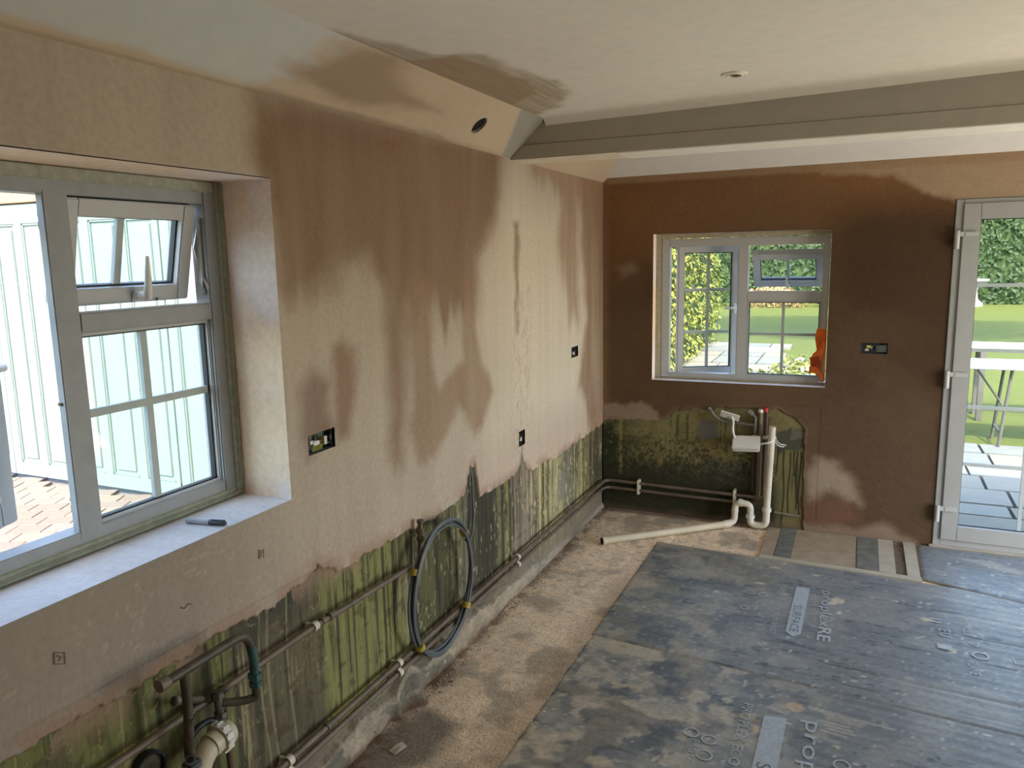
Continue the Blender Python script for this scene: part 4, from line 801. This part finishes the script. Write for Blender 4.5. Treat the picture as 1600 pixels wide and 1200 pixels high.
# orange strap hanging on the far window
o_ = empty('orange_strap', (1.42, D + .09, .96), 'crumpled bright orange plastic strip hanging on the right of the far window', 'plastic strip')
def ribbon(pts, wds, th, nrm_phase, name, mt):
    P = [Vector(p) for p in pts]; m_ = MB(); vs = []; n = len(P)
    for i, p in enumerate(P):
        t = (P[min(i + 1, n - 1)] - P[max(i - 1, 0)]).normalized(); s_ = t.cross(Vector((0, 1, 0))).normalized(); s_ = (Matrix.Rotation(nrm_phase[i], 3, t) @ s_); nn = t.cross(s_)
        for a, b2 in ((-1, -1), (1, -1), (1, 1), (-1, 1)): vs.append(tuple(p + s_ * wds[i] / 2 * a + nn * th / 2 * b2))
    fs = [(0, 1, 2, 3), ((n - 1) * 4 + 3, (n - 1) * 4 + 2, (n - 1) * 4 + 1, (n - 1) * 4)]
    for i in range(n - 1):
        for k in range(4): fs.append((i * 4 + k, i * 4 + (k + 1) % 4, (i + 1) * 4 + (k + 1) % 4, (i + 1) * 4 + k))
    m_.add(vs, fs); return m_.build(name, mt, o_, True)
ribbon([(1.415, D + .088, 1.19), (1.403, D + .075, 1.27), (1.412, D + .07, 1.315), (1.440, D + .075, 1.310), (1.442, D + .085, 1.26), (1.425, D + .08, 1.20), (1.400, D + .075, 1.16)], [.03, .035, .04, .035, .035, .03, .03], .003, [0, .5, .2, -.4, -.8, -.3, .2], 'upper_loop', ORANGE)
ribbon([(1.438, D + .08, 1.24), (1.432, D + .075, 1.19), (1.405, D + .07, 1.150), (1.395, D + .07, 1.11)], [.03, .04, .06, .06], .003, [.8, .6, .2, 0], 'strip', ORANGE)
ribbon([(1.392, D + .066, 1.145), (1.400, D + .066, 1.06)], [.062, .055], .004, [0, 0.1], 'flat_tag', mat('orange_dark', (.50, .07, .015), .5, bump=0))
ribbon([(1.36, D + .07, 1.06), (1.40, D + .06, 1.06), (1.43, D + .07, 1.03), (1.445, D + .075, .99)], [.045, .045, .035, .015], .003, [0, .3, .5, .2], 'lower_fold', ORANGE)
ribbon([(1.440, D + .075, 1.20), (1.448, D + .078, 1.05), (1.440, D + .078, .975)], [.022, .018, .006], .0025, [.2, .1, 0], 'strip', mat('pale_orange', (.8, .36, .16), .5, bump=0))

# ============================================================ FLOOR PROTECTION BOARDS
def sheet(label, quad, seed, dust, step=.011, z0=.004):
    (ax, ay), (bx_, by_), (cx_, cy_), (dx_, dy_) = quad        # a(left,near) b(right,near) c(right,far) d(left,far)
    nu = int(max(bx_ - ax, .1) / step); nv = int(max(dy_ - ay, .1) / step)
    U = np.linspace(0, 1, nu); V = np.linspace(0, 1, nv)
    def pos(u, v):
        X = (ax * (1 - u) + bx_ * u) * (1 - v) + (dx_ * (1 - u) + cx_ * u) * v; Y = (ay * (1 - u) + by_ * u) * (1 - v) + (dy_ * (1 - u) + cy_ * u) * v
        ed = np.minimum.reduce([u * nu, (1 - u) * nu, v * nv, (1 - v) * nv]) * 1.0
        s_ = Y + .10 * X
        z = z0 + .003 + .0012 * (noise(X * 1.5, s_ * 9, seed) - .5) * 2 + .0006 * np.sin(s_ * 2 * math.pi / .07 + noise(X, Y * 3, seed + 1) * 9)
        for s0 in (4.18, 3.93, 3.62, 3.47, 3.05, 2.86, 2.62, 4.42): z = z - .0035 * np.exp(-((s_ - s0 - .03 * noise(X * 2, Y, seed + 2)) / .005) ** 2) * (noise(X * 2.3 + s0 * 3, Y * 0, seed + 3) > .42)
        z = np.where(ed < .5, z - .005, z); return X, Y, z
    def col(u, v):
        X, Y, _ = pos(u, v); s_ = Y + .10 * X
        n1 = noise(X * 2.5, Y * 2.5, seed + 5); n2 = noise(X * 22, Y * 22, seed + 6); n3 = noise(X * 14, Y * 14, seed + 7, 6)
        c = solid(X.shape, (0.165, 0.182, 0.195)) * (.8 + .4 * n1)[..., None]
        c = mixc(c, (0.225, 0.245, 0.255), .5 * ss(.45, .6, noise(X * 4, s_ * 60, seed + 8)))
        c = mixc(c, (0.02, 0.024, 0.03), .6 * (np.abs(noise(X * 1.4, s_ * 16, seed + 9) - .5) < .008) * (n1 > .4))
        for s0 in (4.18, 3.93, 3.62, 3.47, 3.05, 2.86, 2.62, 4.42): c = mixc(c, (.015, .018, .022), .7 * np.exp(-((s_ - s0 - .03 * noise(X * 2, Y, seed + 2)) / .0035) ** 2) * (noise(X * 2.3 + s0 * 3, Y * 0, seed + 3) > .45))
        lf = ss(1.9, .6, X + .4 * (n1 - .5)) * dust
        c = mixc(c, (0.30, 0.29, 0.25), np.clip(lf * 1.1 * ss(.47, .53, n3 * .7 + n2 * .3), 0, 1) * .8)
        c = mixc(c, (0.46, 0.41, 0.33), np.clip(lf * dust * ss(.535, .575, noise(X * 9, Y * 9, seed + 11, 6) * .75 + n2 * .25), 0, 1) * .8)
        big = noise(X * 3.2, Y * 3.2, seed + 12, 6); c = mixc(c, (0.50, .43, .32), .65 * dust * ss(.60, .63, big) * ss(1.5, .7, X))
        sp = noise(X * 60, Y * 75, seed + 13, 4); c = mixc(c, (0.52, .51, .46), .8 * ss(.725, .75, sp) * (.35 + .65 * lf))
        sp = noise(X * 26, Y * 34, seed + 14, 5); c = mixc(c, (0.55, .54, .49), .8 * ss(.765, .785, sp))
        dd = noise(X * 5, Y * 7, seed + 16, 6); c = mixc(c, (0.30, .30, .28), .45 * ss(.52, .62, dd)); c = mixc(c, (0.07, .085, .10), .5 * ss(.47, .40, dd) * lf)
        c = mixc(c, (0.26, .27, .26), .5 * (np.abs(noise(X * 7 + Y * 4, Y * 8 - X * 3, seed + 15, 3) - .5) < .006) * (n1 > .5))
        if seed == 200:
            for (qx, qy, rx, ry) in ((1.612, 4.165, .030, .035), (1.585, 4.12, .018, .018), (1.62, 4.02, .012, .02), (1.49, 4.47, .02, .012), (1.27, 4.50, .03, .012), (2.02, 4.10, .028, .018), (1.21, 4.24, .03, .012), (2.10, 3.80, .02, .02)):
                c = mixc(c, (.56, .50, .38), .9 * ss(1.1, .9, np.hypot((X - qx) / rx, (Y - qy) / ry) + .5 * (n2 - .5)))
        if seed == 240:
            for (qx, qy, rx, ry, k_) in ((1.478, 3.07, .034, .032, (.50, .37, .24)), (1.355, 2.855, .018, .026, (.50, .38, .26)), (1.642, 2.86, .010, .012, (.55, .45, .33)), (1.32, 2.92, .05, .010, (.33, .28, .2)), (1.22, 3.02, .02, .02, (.45, .43, .36)), (.86, 2.44, .05, .03, (.46, .40, .30))):
                c = mixc(c, k_, .9 * ss(1.1, .9, np.hypot((X - qx) / rx, (Y - qy) / ry) + .5 * (n2 - .5)))
            # comb-like plaster smear
            for k in range(9):
                yk = 3.085 - k * .023; x0_ = 1.57 + .012 * (k % 3); ln = (.27, .16, .13, .12, .11, .11, .10, .10, .13)[k]; x0_ -= .07 * (k >= 7)
                c = mixc(c, (.42, .39, .32), .85 * ss(.008, .003, np.abs(Y - yk + .10 * (X - x0_))) * (X > x0_) * (X < x0_ + ln))
        if seed == 280:
            c = mixc(c, (.36, .35, .31), .7 * blob([(2.22, 5.02), (2.30, 4.98), (2.52, 4.86), (2.56, 4.92), (2.40, 5.04)], X, Y, .01, .02, 14, 291)); c = mixc(c, (.30, .28, .24), .6 * ss(5.12, 5.20, Y + .05 * (n2 - .5)))
            c = mixc(c, (.34, .34, .32), .6 * ss(.70, .74, noise(X * 9, Y * 30, 292)))
        return c * (.88 + .24 * n2)[..., None]
    e = empty('protection_sheet', ((ax + bx_) / 2, (ay + dy_) / 2, 0), label, 'floor sheet', 'floor protection boards')
    grid('board', U, V, pos, col, SHEETM, e)
    m_ = MB(); m_.prism([(ax + .001, ay + .001), (bx_ - .001, by_ + .001), (cx_ - .001, cy_ - .001), (dx_ + .001, dy_ - .001)], -.001, z0 - .001); m_.build('underside', mat('board_edge', (.28, .25, .19), .8, bump=0), e)
    return e
shA = sheet('middle dark blue-grey protection board with printed lettering and pale splashes', [(.530, 3.338), (3.9, 3.03), (3.9, 4.50), (.533, 4.642)], 200, .75)
shB = sheet('nearest dusty protection board with the comb-shaped plaster smear', [(.524, 1.75), (3.9, 1.45), (3.9, 3.07), (.531, 3.372)], 240, 1.25, z0=.0)
shC = sheet('protection board by the glazed door, bluest and cleanest of the three', [(2.030, 4.62), (4.29, 3.90), (4.29, 5.20), (2.034, 5.175)], 280, .25, z0=.010)
# the far edge of the middle board must follow the tile strip: a pale cut edge
MB().prism([(.534, 4.636), (1.16, 4.610), (1.16, 4.617), (.535, 4.644)], -.001, .0125).build('cut_edge', WHITEP, shA)

# printed lettering (flat print lying on the boards)
PR = mat('pale_print', (0.42, 0.475, 0.51), .5, color2=(0.33, .375, .41), scale=60, bump=0); PRD = mat('dark_print', (0.11, .13, .15), .5, var=.1, bump=0)
PRF = mat('worn_print', (0.46, 0.49, 0.50), .5, color2=(0.28, .305, .325), scale=45, bump=0)
def letters(txt, xa, xb, ya, yb, z, name, mt, parent, off=0.0, slant=0.0):
    """text reading towards the camera (-y); letter tops point to +x; fitted into x xa..xb, y ya..yb (ya > yb)"""
    cu = bpy.data.curves.new(name, 'FONT'); cu.body = txt; cu.offset = off; cu.resolution_u = 3; ob = bpy.data.objects.new('tmp', cu); COL.objects.link(ob)
    bpy.context.view_layer.update(); dg = bpy.context.evaluated_depsgraph_get(); me = bpy.data.meshes.new_from_object(ob.evaluated_get(dg)); bpy.data.objects.remove(ob)
    co = np.zeros(len(me.vertices) * 3); me.vertices.foreach_get('co', co); co = co.reshape(-1, 3); lo = co.min(0); hi = co.max(0)
    tx = (co[:, 0] - lo[0]) / (hi[0] - lo[0]); ty = (co[:, 1] - lo[1]) / (hi[1] - lo[1])
    Y = ya + (yb - ya) * tx; X = xa + (xb - xa) * ty + slant * (tx)
    new = np.stack([X, Y, np.full_like(X, z)], -1); me.vertices.foreach_set('co', new.ravel()); me.update(); me.materials.clear()
    return link(name, me, mt, parent)
def flat(poly, z, name, mt, parent):
    return MB().prism(poly, z - .0002, z).build(name, mt, parent)
ZT = .0099
letters('proplex', 1.515, 1.585, 4.262, 3.825, ZT, 'printed_word', PR, shA)
letters('RE', 1.530, 1.590, 3.815, 3.672, ZT, 'printed_word', PR, shA, .02)
flat([(1.398, 4.262), (1.466, 4.262), (1.458, 3.705), (1.424, 3.668), (1.388, 3.705)], ZT - .0004, 'printed_arrow', PR, shA)
letters('SURFACE', 1.404, 1.444, 4.02, 3.715, ZT, 'printed_word', PRD, shA)
letters('FLOOR PROTECTION SHEET', 1.318, 1.345, 4.26, 3.66, ZT, 'printed_word', PRF, shA)
for k, (xx, yy) in enumerate(((1.245, 4.09), (1.245, 3.98), (1.175, 4.10), (1.175, 3.90))):
    MB().ring((xx, yy, ZT - .0006), (0, 0, 1), .020, .027, .0006, 6 if k % 2 else 20).build('printed_symbol', PRF, shA)
for k, (xx, yy) in enumerate(((2.03, 4.09), (2.06, 3.98))): letters(('II:', 'EU')[k], xx, xx + .05, yy + .03, yy - .05, ZT, 'printed_symbol', PRF, shA)
flat([(2.04, 3.85), (2.10, 3.84), (2.10, 3.79), (2.04, 3.80)], ZT, 'printed_box', PRF, shA)
MB().ring((2.21, 3.79, ZT - .0006), (0, 0, 1), .026, .036, .0006, 20).build('printed_symbol', PR, shA)
MB().ring((2.20, 3.90, ZT - .0006), (0, 0, 1), .022, .030, .0006, 3).build('printed_symbol', PR, shA)
letters('RECYCLE', 2.165, 2.20, 4.18, 3.98, ZT, 'printed_word', PRF, shA); letters('FLAME', 2.15, 2.19, 3.72, 3.60, ZT, 'printed_word', PRF, shA); letters('THIS WAY UP', 2.405, 2.44, 4.16, 3.88, ZT, 'printed_word', PR, shA)
MB().ring((2.37, 3.80, ZT - .0006), (0, 0, 1), .040, .047, .0006, 4).build('printed_symbol', PR, shA)
ZB = .0059
letters('proplex', 1.505, 1.588, 2.985, 2.42, ZB, 'printed_word', PR, shB); letters('RE', 1.515, 1.585, 2.40, 2.22, ZB, 'printed_word', PR, shB, .02)
flat([(1.372, 2.962), (1.456, 2.972), (1.446, 2.27), (1.405, 2.22), (1.362, 2.27)], ZB - .0004, 'printed_arrow', PR, shB)
letters('SURFACE', 1.380, 1.430, 2.655, 2.28, ZB, 'printed_word', PRD, shB)
letters('PROPLEX ECO', 1.285, 1.325, 3.02, 2.60, ZB, 'printed_word', PRF, shB)
for xx, yy in ((1.20, 2.72), (1.20, 2.62), (1.13, 2.74), (1.66, 2.75)): MB().ring((xx, yy, ZB - .0006), (0, 0, 1), .024, .031, .0006, 18).build('printed_symbol', PRF, shB)
letters('PROTECT', 1.14, 1.17, 2.70, 2.50, ZB, 'printed_word', PRF, shB)

# ============================================================ RUBBLE (nobody could count it)
RUB = mat('rubble', (.32, .26, .19), .95, color2=(.16, .085, .05), scale=40, bump=.6)
rb = MB(); R_ = random.Random(5)
def chunk(x, y, z, s):
    vs = []; 
    for v in ((-1, 0, 0), (1, 0, 0), (0, -1, 0), (0, 1, 0), (0, 0, -.5), (0, 0, .8)):
        k = s * R_.uniform(.6, 1.2); vs.append((x + v[0] * k + R_.uniform(-.2, .2) * s, y + v[1] * k, z + v[2] * k))
    rb.add(vs, [(0, 2, 5), (2, 1, 5), (1, 3, 5), (3, 0, 5), (2, 0, 4), (1, 2, 4), (3, 1, 4), (0, 3, 4)])
for i in range(1100): y = R_.uniform(1.7, D - .05); chunk(.035 + abs(R_.gauss(0, .035)), y, .003, R_.uniform(.0015, .0045))
for i in range(60): chunk(.05 + abs(R_.gauss(0, .03)), R_.gauss(2.72, .06), .008, R_.uniform(.004, .010))
for i in range(500): chunk(R_.uniform(.05, 1.14), D - .02 - abs(R_.gauss(0, .035)), .003, R_.uniform(.0015, .005))
for i in range(260): chunk(R_.uniform(.05, .52), R_.uniform(1.8, 4.6), .003, R_.uniform(.001, .0028))
for i in range(140): chunk(R_.uniform(1.905, 1.953), R_.uniform(4.68, 5.19), .001, R_.uniform(.002, .007))
rb.build('rubble', RUB, None, label='scattered plaster crumbs and grit along the foot of the walls', cat='rubble', kind='stuff')
m_ = MB(); m_.add([(.115, 2.20, .004), (.15, 2.19, .004), (.165, 2.25, .004), (.13, 2.27, .004), (.125, 2.23, .012), (.145, 2.24, .010)], [(0, 1, 5, 4), (1, 2, 5), (2, 3, 4, 5), (3, 0, 4), (0, 3, 2, 1)])
m_.build('plaster_chip', WHITEP, None, label='flat pale chip of plaster on the concrete at the bottom', cat='plaster chip')

# ============================================================ OUTSIDE
G = -.2
GRASS = mat('lawn_grass', (.054, .067, .005), .9, color2=(.075, .083, .008), scale=9, bump=.5, bscale=60)
g_ = MB(); g_.add([(-40, 9.15, G - .02), (50, 9.15, G - .02), (50, 60, G + .86), (-40, 60, G + .86)], [(0, 1, 2, 3)]); g_.build('lawn_ground', GRASS, kind='structure')
g_ = MB(); g_.add([(-40, -30, G - .035), (50, -30, G - .035), (50, 9.2, G - .035), (-40, 9.2, G - .035)], [(0, 1, 2, 3)]); g_.build('yard_ground', mat('sand_joint', (.10, .09, .075), .95, var=.15, scale=20, bump=.3), kind='structure')
# stone patio
patio = empty('patio', (1.5, 7, G), kind='structure')
ST = [mat('slab_stone_%s' % n_, c_, .85, color2=c2, scale=5, bump=.2) for n_, c_, c2 in (('grey', (.115, .12, .118), (.15, .146, .132)), ('buff', (.15, .134, .11), (.18, .16, .125)), ('pale', (.16, .155, .14), (.19, .178, .155)))]
R_ = random.Random(3)
def slab(x0, x1, y0, y1):
    j = .008; k = lambda: R_.uniform(0, .010); z = G + R_.uniform(-.003, .004) + (.022 + .0173 * (y1 - 9.15) if y0 > 9 else 0)
    MB().prism([(x0 + j + k(), y0 + j + k()), (x1 - j - k(), y0 + j + k()), (x1 - j - k(), y1 - j - k()), (x0 + j + k(), y1 - j - k())], G - .034, z).build('slab', ST[R_.randrange(3)], patio)
y = 5.57
while y < 9.0:
    h = R_.choice((.30, .45, .60)); x = -1.2 + R_.uniform(-.3, 0)
    if 9.15 - (y + h) < .25: h = 9.15 - y
    while x < 5.6:
        w_ = R_.choice((.45, .60, .75, .9)); slab(x, x + w_, y, y + h); x += w_
    y += h
y = 9.15
while y < 16.5:
    h = R_.choice((.6, .75, .9)); x = -1.3
    while x < .25:
        w_ = R_.choice((.6, .75, .9)); slab(x, min(x + w_, .45), y, y + h); x += w_
    y += h
# block paved drive
drive = empty('driveway', (-4.5, 3.8, G), kind='structure')
BL = [mat('block_%s' % n_, c_, .9, var=.14, scale=30, bump=.3) for n_, c_ in (('pink', (.120, .094, .078)), ('buff', (.128, .107, .080)), ('grey', (.110, .098, .083)), ('red', (.114, .086, .068)))]
bme = [None] * 4; ang = math.radians(28); ca, sa = math.cos(ang), math.sin(ang); cnt = 0; rest = MB()
def block_mb(cx_, cy_, a):
    c_, s_ = math.cos(a), math.sin(a); P = [(-.124, -.088), (.124, -.088), (.124, .088), (-.124, .088)]; Q = [(-.117, -.081), (.117, -.081), (.117, .081), (-.117, .081)]
    T = lambda p, z: (cx_ + p[0] * c_ - p[1] * s_, cy_ + p[0] * s_ + p[1] * c_, z)
    return [T(p, -.03) for p in P] + [T(p, -.004) for p in P] + [T(p, 0) for p in Q], [(0, 1, 5, 4), (1, 2, 6, 5), (2, 3, 7, 6), (3, 0, 4, 7), (4, 5, 9, 8), (5, 6, 10, 9), (6, 7, 11, 10), (7, 4, 8, 11), (8, 9, 10, 11)]
for i in range(4):
    m_ = MB(); m_.add(*block_mb(0, 0, 0)); bme[i] = m_.mesh('block'); bme[i].materials.append(BL[i])
for r in range(-60, 60):
    for c_ in range(-40, 40):
        u = c_ * .256 + (r % 2) * .128; v = r * .184; x = -4.4 + u * ca - v * sa; y = 3.6 + u * sa + v * ca
        if -6.1 < x < -.5 and 2.2 < y < 4.66:
            if x < -3.1 and y > 2.75 and cnt < 295 and (y - 2.75) > (-3.1 - x) * -.2:
                o = bpy.data.objects.new('block', bme[R_.randrange(4)]); COL.objects.link(o); o.parent = drive; o.location = Vector((x, y, G + R_.uniform(-.003, .002))) - Vector((-4.5, 3.8, G)); o.rotation_euler.z = ang; cnt += 1
            else:
                vs, fs = block_mb(x, y, ang); rest.add([(a, b2, c2 + G) for a, b2, c2 in vs], fs)
o = rest.build('loose_paving', BL[1], drive); o['kind'] = 'stuff'
# panelled garage doors facing the yard
MINT = mat('mint_white_paint', (.128, .165, .147), .5, var=.03, scale=4, bump=.03)
YD = 4.70
def garage_door(xa, n, label):
    e = empty('garage_door', (xa, YD, G), label, 'garage door', 'panelled garage doors'); p = .435; xb = xa + n * p; m_ = MB()
    for k in range(n + 1):
        s0 = xa + k * p - (.0 if k == 0 else .0525); s1 = xa + k * p + (.105 if k == 0 else .0525 if k < n else 0); m_.box(s0 if k < n else xb - .0525, s1, YD, YD + .045, G + .02, 2.36, .003)
    m_.box(xa, xb, YD + .001, YD + .044, G + .02, -.055, .003); m_.box(xa, xb, YD + .001, YD + .044, 2.19, 2.36, .003); m_.build('door_frame', MINT, e)
    for k in range(n):
        q0 = xa + k * p + (.105 if k == 0 else .0525); q1 = xa + (k + 1) * p - .0525; m_ = MB(); m_.box(q0 - .01, q1 + .01, YD + .020, YD + .034, -.07, 2.21)
        m_.box(q0 + .045, q1 - .045, YD + .008, YD + .021, -.01, 2.145, .006); pn = m_.build('panel', MINT, e)
        m_ = MB()
        for (u0, u1, v0, v1) in ((q0, q0 + .018, -.055, 2.19), (q1 - .018, q1, -.055, 2.19), (q0, q1, -.055, -.037), (q0, q1, 2.172, 2.19)): m_.box(u0, u1, YD + .006, YD + .022, v0, v1, .004)
        m_.build('moulding', MINT, pn)
garage_door(-5.795 - .435 * 3, 3, 'mint white panelled garage door seen at the far left of the left window')
garage_door(-5.790, 5, 'mint white panelled garage door seen through the open left casement')
garage_door(-3.60, 5, 'mint white panelled garage door seen through the lower right pane')
gw = MB(); gw.box(-8, -.9, YD - .02, YD + .10, 2.372, 2.51, .006); gw.build('garage_fascia', mat('orange_brown_wood', (.22, .125, .06), .6, color2=(.27, .165, .085), scale=8, bump=.1), None, kind='structure')
gw = MB(); gw.box(-8, -.36, YD + .05, YD + .3, 2.36, 3.4); gw.box(-1.42, -.36, YD, YD + .2, G, 2.6); gw.build('garage_wall', EXTW, kind='structure')
# foliage
LEAFY = mat('bright_leaf', (.11, .125, .013), .6, color2=(.20, .19, .030), scale=4, bump=0); LEAFD = mat('dark_leaf', (.008, .024, .0035), .65, color2=(.024, .048, .006), scale=3, bump=0)
LEAFM = mat('mid_leaf', (.028, .052, .008), .6, color2=(.056, .08, .012), scale=3, bump=0); CORE = mat('hedge_core', (.035, .055, .015), .95, bump=.3); BARK = mat('bark', (.10, .075, .05), .9, var=.3, bump=.6)
PETAL = mat('pale_blossom', (.26, .255, .20), .6, bump=0)
def leaves(mb, fn, n, s, rnd):
    for i in range(n):
        p, nrm = fn(rnd); nrm = (nrm + Vector((rnd.gauss(0, .5), rnd.gauss(0, .5), rnd.gauss(0, .5)))).normalized(); u = nrm.orthogonal().normalized(); u = Matrix.Rotation(rnd.uniform(0, 6.28), 3, nrm) @ u; v = nrm.cross(u); k = s * rnd.uniform(.6, 1.3); p = Vector(p)
        mb.add([tuple(p - u * k), tuple(p + v * k * .5 + nrm * k * .12), tuple(p + u * k), tuple(p - v * k * .5 + nrm * k * .12)], [(0, 1, 2, 3)])
def hedge(name, label, x0, x1, y0, y1, h, face, n, s, mt, seed, cat='hedge'):
    R2 = random.Random(seed); e = empty(name, ((x0 + x1) / 2, (y0 + y1) / 2, G), label, cat)
    m_ = MB(); m_.box(x0 + .15, x1 - .15, y0 + .15, y1 - .15, G - .02, h - .15, .1); m_.build('core', CORE, e)
    def fn(r):
        if face == 'y': return (r.uniform(x0, x1), y0 + abs(r.gauss(0, .10)), r.uniform(G, h)), Vector((0, -1, .4))
        if r.random() < .12: return (r.uniform(x0, x1), y0 + abs(r.gauss(0, .1)), r.uniform(G, h)), Vector((0, -1, .4))
        return (x1 - abs(r.gauss(0, .12)), y0 + (y1 - y0) * r.random() ** 1.5, r.uniform(G, h)), Vector((1, 0, .4))
    m_ = MB(); leaves(m_, fn, n, s, R2); m_.build('foliage', mt, e); return e
hedge('hedge', 'tall clipped dark green hedge across the end of the lawn', -12, 16, 27.5, 29, 4.2, 'y', 22000, .085, LEAFD, 1)
hedge('hedge', 'bright yellow-green leafy hedge along the left of the garden, seen through the open casement', -3.2, -1.05, 6.6, 17, 3.4, 'x', 15000, .05, LEAFY, 2)
def bush(name, label, c, r, n, s, mt, seed, bloom=0, cat='shrub'):
    R2 = random.Random(seed); e = empty(name, (c[0], c[1], G), label, cat); m_ = MB()
    def fn(q):
        d = Vector((q.gauss(0, 1), q.gauss(0, 1), q.gauss(0, 1))).normalized(); k = q.uniform(.72, 1.0) * (1 + .12 * math.sin(5 * d.x + 3 * d.z + seed)); return (c[0] + d.x * r[0] * k, c[1] + d.y * r[1] * k, max(G, c[2] + d.z * r[2] * k)), d
    leaves(m_, fn, n, s, R2); m_.build('foliage', mt, e)
    if bloom: m_ = MB(); leaves(m_, fn, bloom, s * 1.2, R2); m_.build('blossom', PETAL, e)
    m_ = MB()
    for k in range(5): a = k * 1.3; m_.tube([(c[0] + .05 * math.cos(a), c[1] + .05 * math.sin(a), G), (c[0] + r[0] * .5 * math.cos(a), c[1] + r[1] * .5 * math.sin(a), c[2] + r[2] * .5)], [.03, .01], 6)
    m_.build('stem', BARK, e, True); return e
bush('flowering_shrub', 'low shrub with pale blossom and lime leaves just outside the far window', (.95, 9.0, .12), (.62, .5, .52), 2600, .028, LEAFY, 4, 1500)
bush('flowering_shrub', 'small pale shrub at the left edge of the path beyond the far window', (.15, 10.2, .0), (.35, .35, .32), 1000, .025, LEAFY, 5, 500)
for k, (xx, yy, rr, hh, mt, lb) in enumerate(((-3.4, 25.9, 1.3, 1.4, LEAFM, 'round mid green shrub in front of the end hedge, far left'), (-.9, 26.2, 1.05, .5, mat('russet_leaf', (.22, .13, .06), .6, color2=(.30, .22, .08), scale=3, bump=0), 'russet low shrub at the end of the lawn'), (1.4, 26.2, .95, .45, LEAFM, 'low green shrub right of the russet one at the end of the lawn'))):
    bush('shrub', lb, (xx, yy, .1 + hh * .35), (rr, .7, hh), 2200, .055, mt, 10 + k)
def tree(label, x, y, h, r, seed, mt):
    R2 = random.Random(seed); e = empty('tree', (x, y, G), label, 'tree'); MB().tube([(x, y, G - .02), (x + .1, y, h * .5), (x, y + .1, h)], [.22, .16, .08], 10).build('trunk', BARK, e, True)
    m_ = MB()
    def fn(q):
        d = Vector((q.gauss(0, 1), q.gauss(0, 1), q.gauss(0, 1))).normalized(); k = q.random() ** .4; return (x + d.x * r * 2.1 * k, y + d.y * r * k, h + d.z * r * .62 * k), d
    leaves(m_, fn, 9000, .16, R2); m_.build('foliage', mt, e)
tree('broad leafy tree standing on the lawn between window and door', 3.2, 15.6, 6.4, 2.5, 21, LEAFM)
# trestle table outside the door
T_ = empty('trestle_table', (3.4, 10, G), 'white trestle table with folding metal legs on the lawn behind the glazed door', 'table')
WT = mat('white_table_top', (.36, .36, .35), .5, bump=0); GM = mat('grey_table_metal', (.13, .12, .11), .5, .5, bump=0)
m_ = MB(); m_.box(2.62, 4.3, 8.95, 9.6, .605, .640, .008); m_.build('table_top', WT, T_)
for xx in (3.02, 4.1):
    for yy in (9.05, 9.5): m_ = MB(); m_.tube([(xx + .05, yy, .605), (xx - .02 , yy, G - .02)], .016, 8); m_.build('leg', GM, T_, True)
    m_ = MB(); m_.tube([(xx - .01, 9.05, -.05), (xx - .01, 9.5, -.05)], .012, 8); m_.tube([(xx + .02, 9.25, .2), (xx - .25, 9.25, .60)], .010, 8); m_.build('brace', GM, T_, True)
Bn = empty('bench', (3.2, 10.6, G), 'pale slatted bench top standing beyond the white trestle table', 'bench'); 
for k in range(4): m_ = MB(); m_.box(2.75, 4.3, 10.35 + k * .13, 10.45 + k * .13, .66, .69, .004); m_.build('slat', WT, Bn)
for xx in (2.95, 4.1):
    m_ = MB(); m_.box(xx, xx + .06, 10.36, 10.42, G - .02, .66, .004); m_.box(xx, xx + .06, 10.74, 10.80, G - .02, .66, .004); m_.build('leg', GM, Bn)
    m_ = MB(); m_.box(xx + .01, xx + .05, 10.4, 10.76, .56, .60, .004); m_.build('rail', GM, Bn)
BB = empty('bird_bath', (3.52, 15, G), 'pale stone bird bath on the lawn in front of the hedge', 'bird bath'); SM = mat('pale_stone', (.22, .215, .20), .8, bump=.2)
def lathe(c, prof, seg=24):
    m_ = MB(); m_.tube([(c[0], c[1], c[2] + z) for r, z in prof], [r for r, z in prof], seg); return m_
lathe((4.72, 27.0, G + .26), [(.30, 0), (.30, .10), (.22, .16), (.15, .25), (.13, .48), (.17, .60)]).build('pedestal', SM, BB, True)
lathe((4.72, 27.0, G + .86), [(.17, 0), (.34, .10), (.42, .18), (.42, .23), (.34, .21)]).build('basin', SM, BB, True)
BB['_base'] = [4.72, 27, G + .28]; BB.location = (4.72, 27, G + .28)
for c_ in BB.children: c_.matrix_parent_inverse = Matrix.Translation(-Vector((4.72, 27, G + .28)))
for o in bpy.data.objects:
    if '_base' in o: del o['_base']
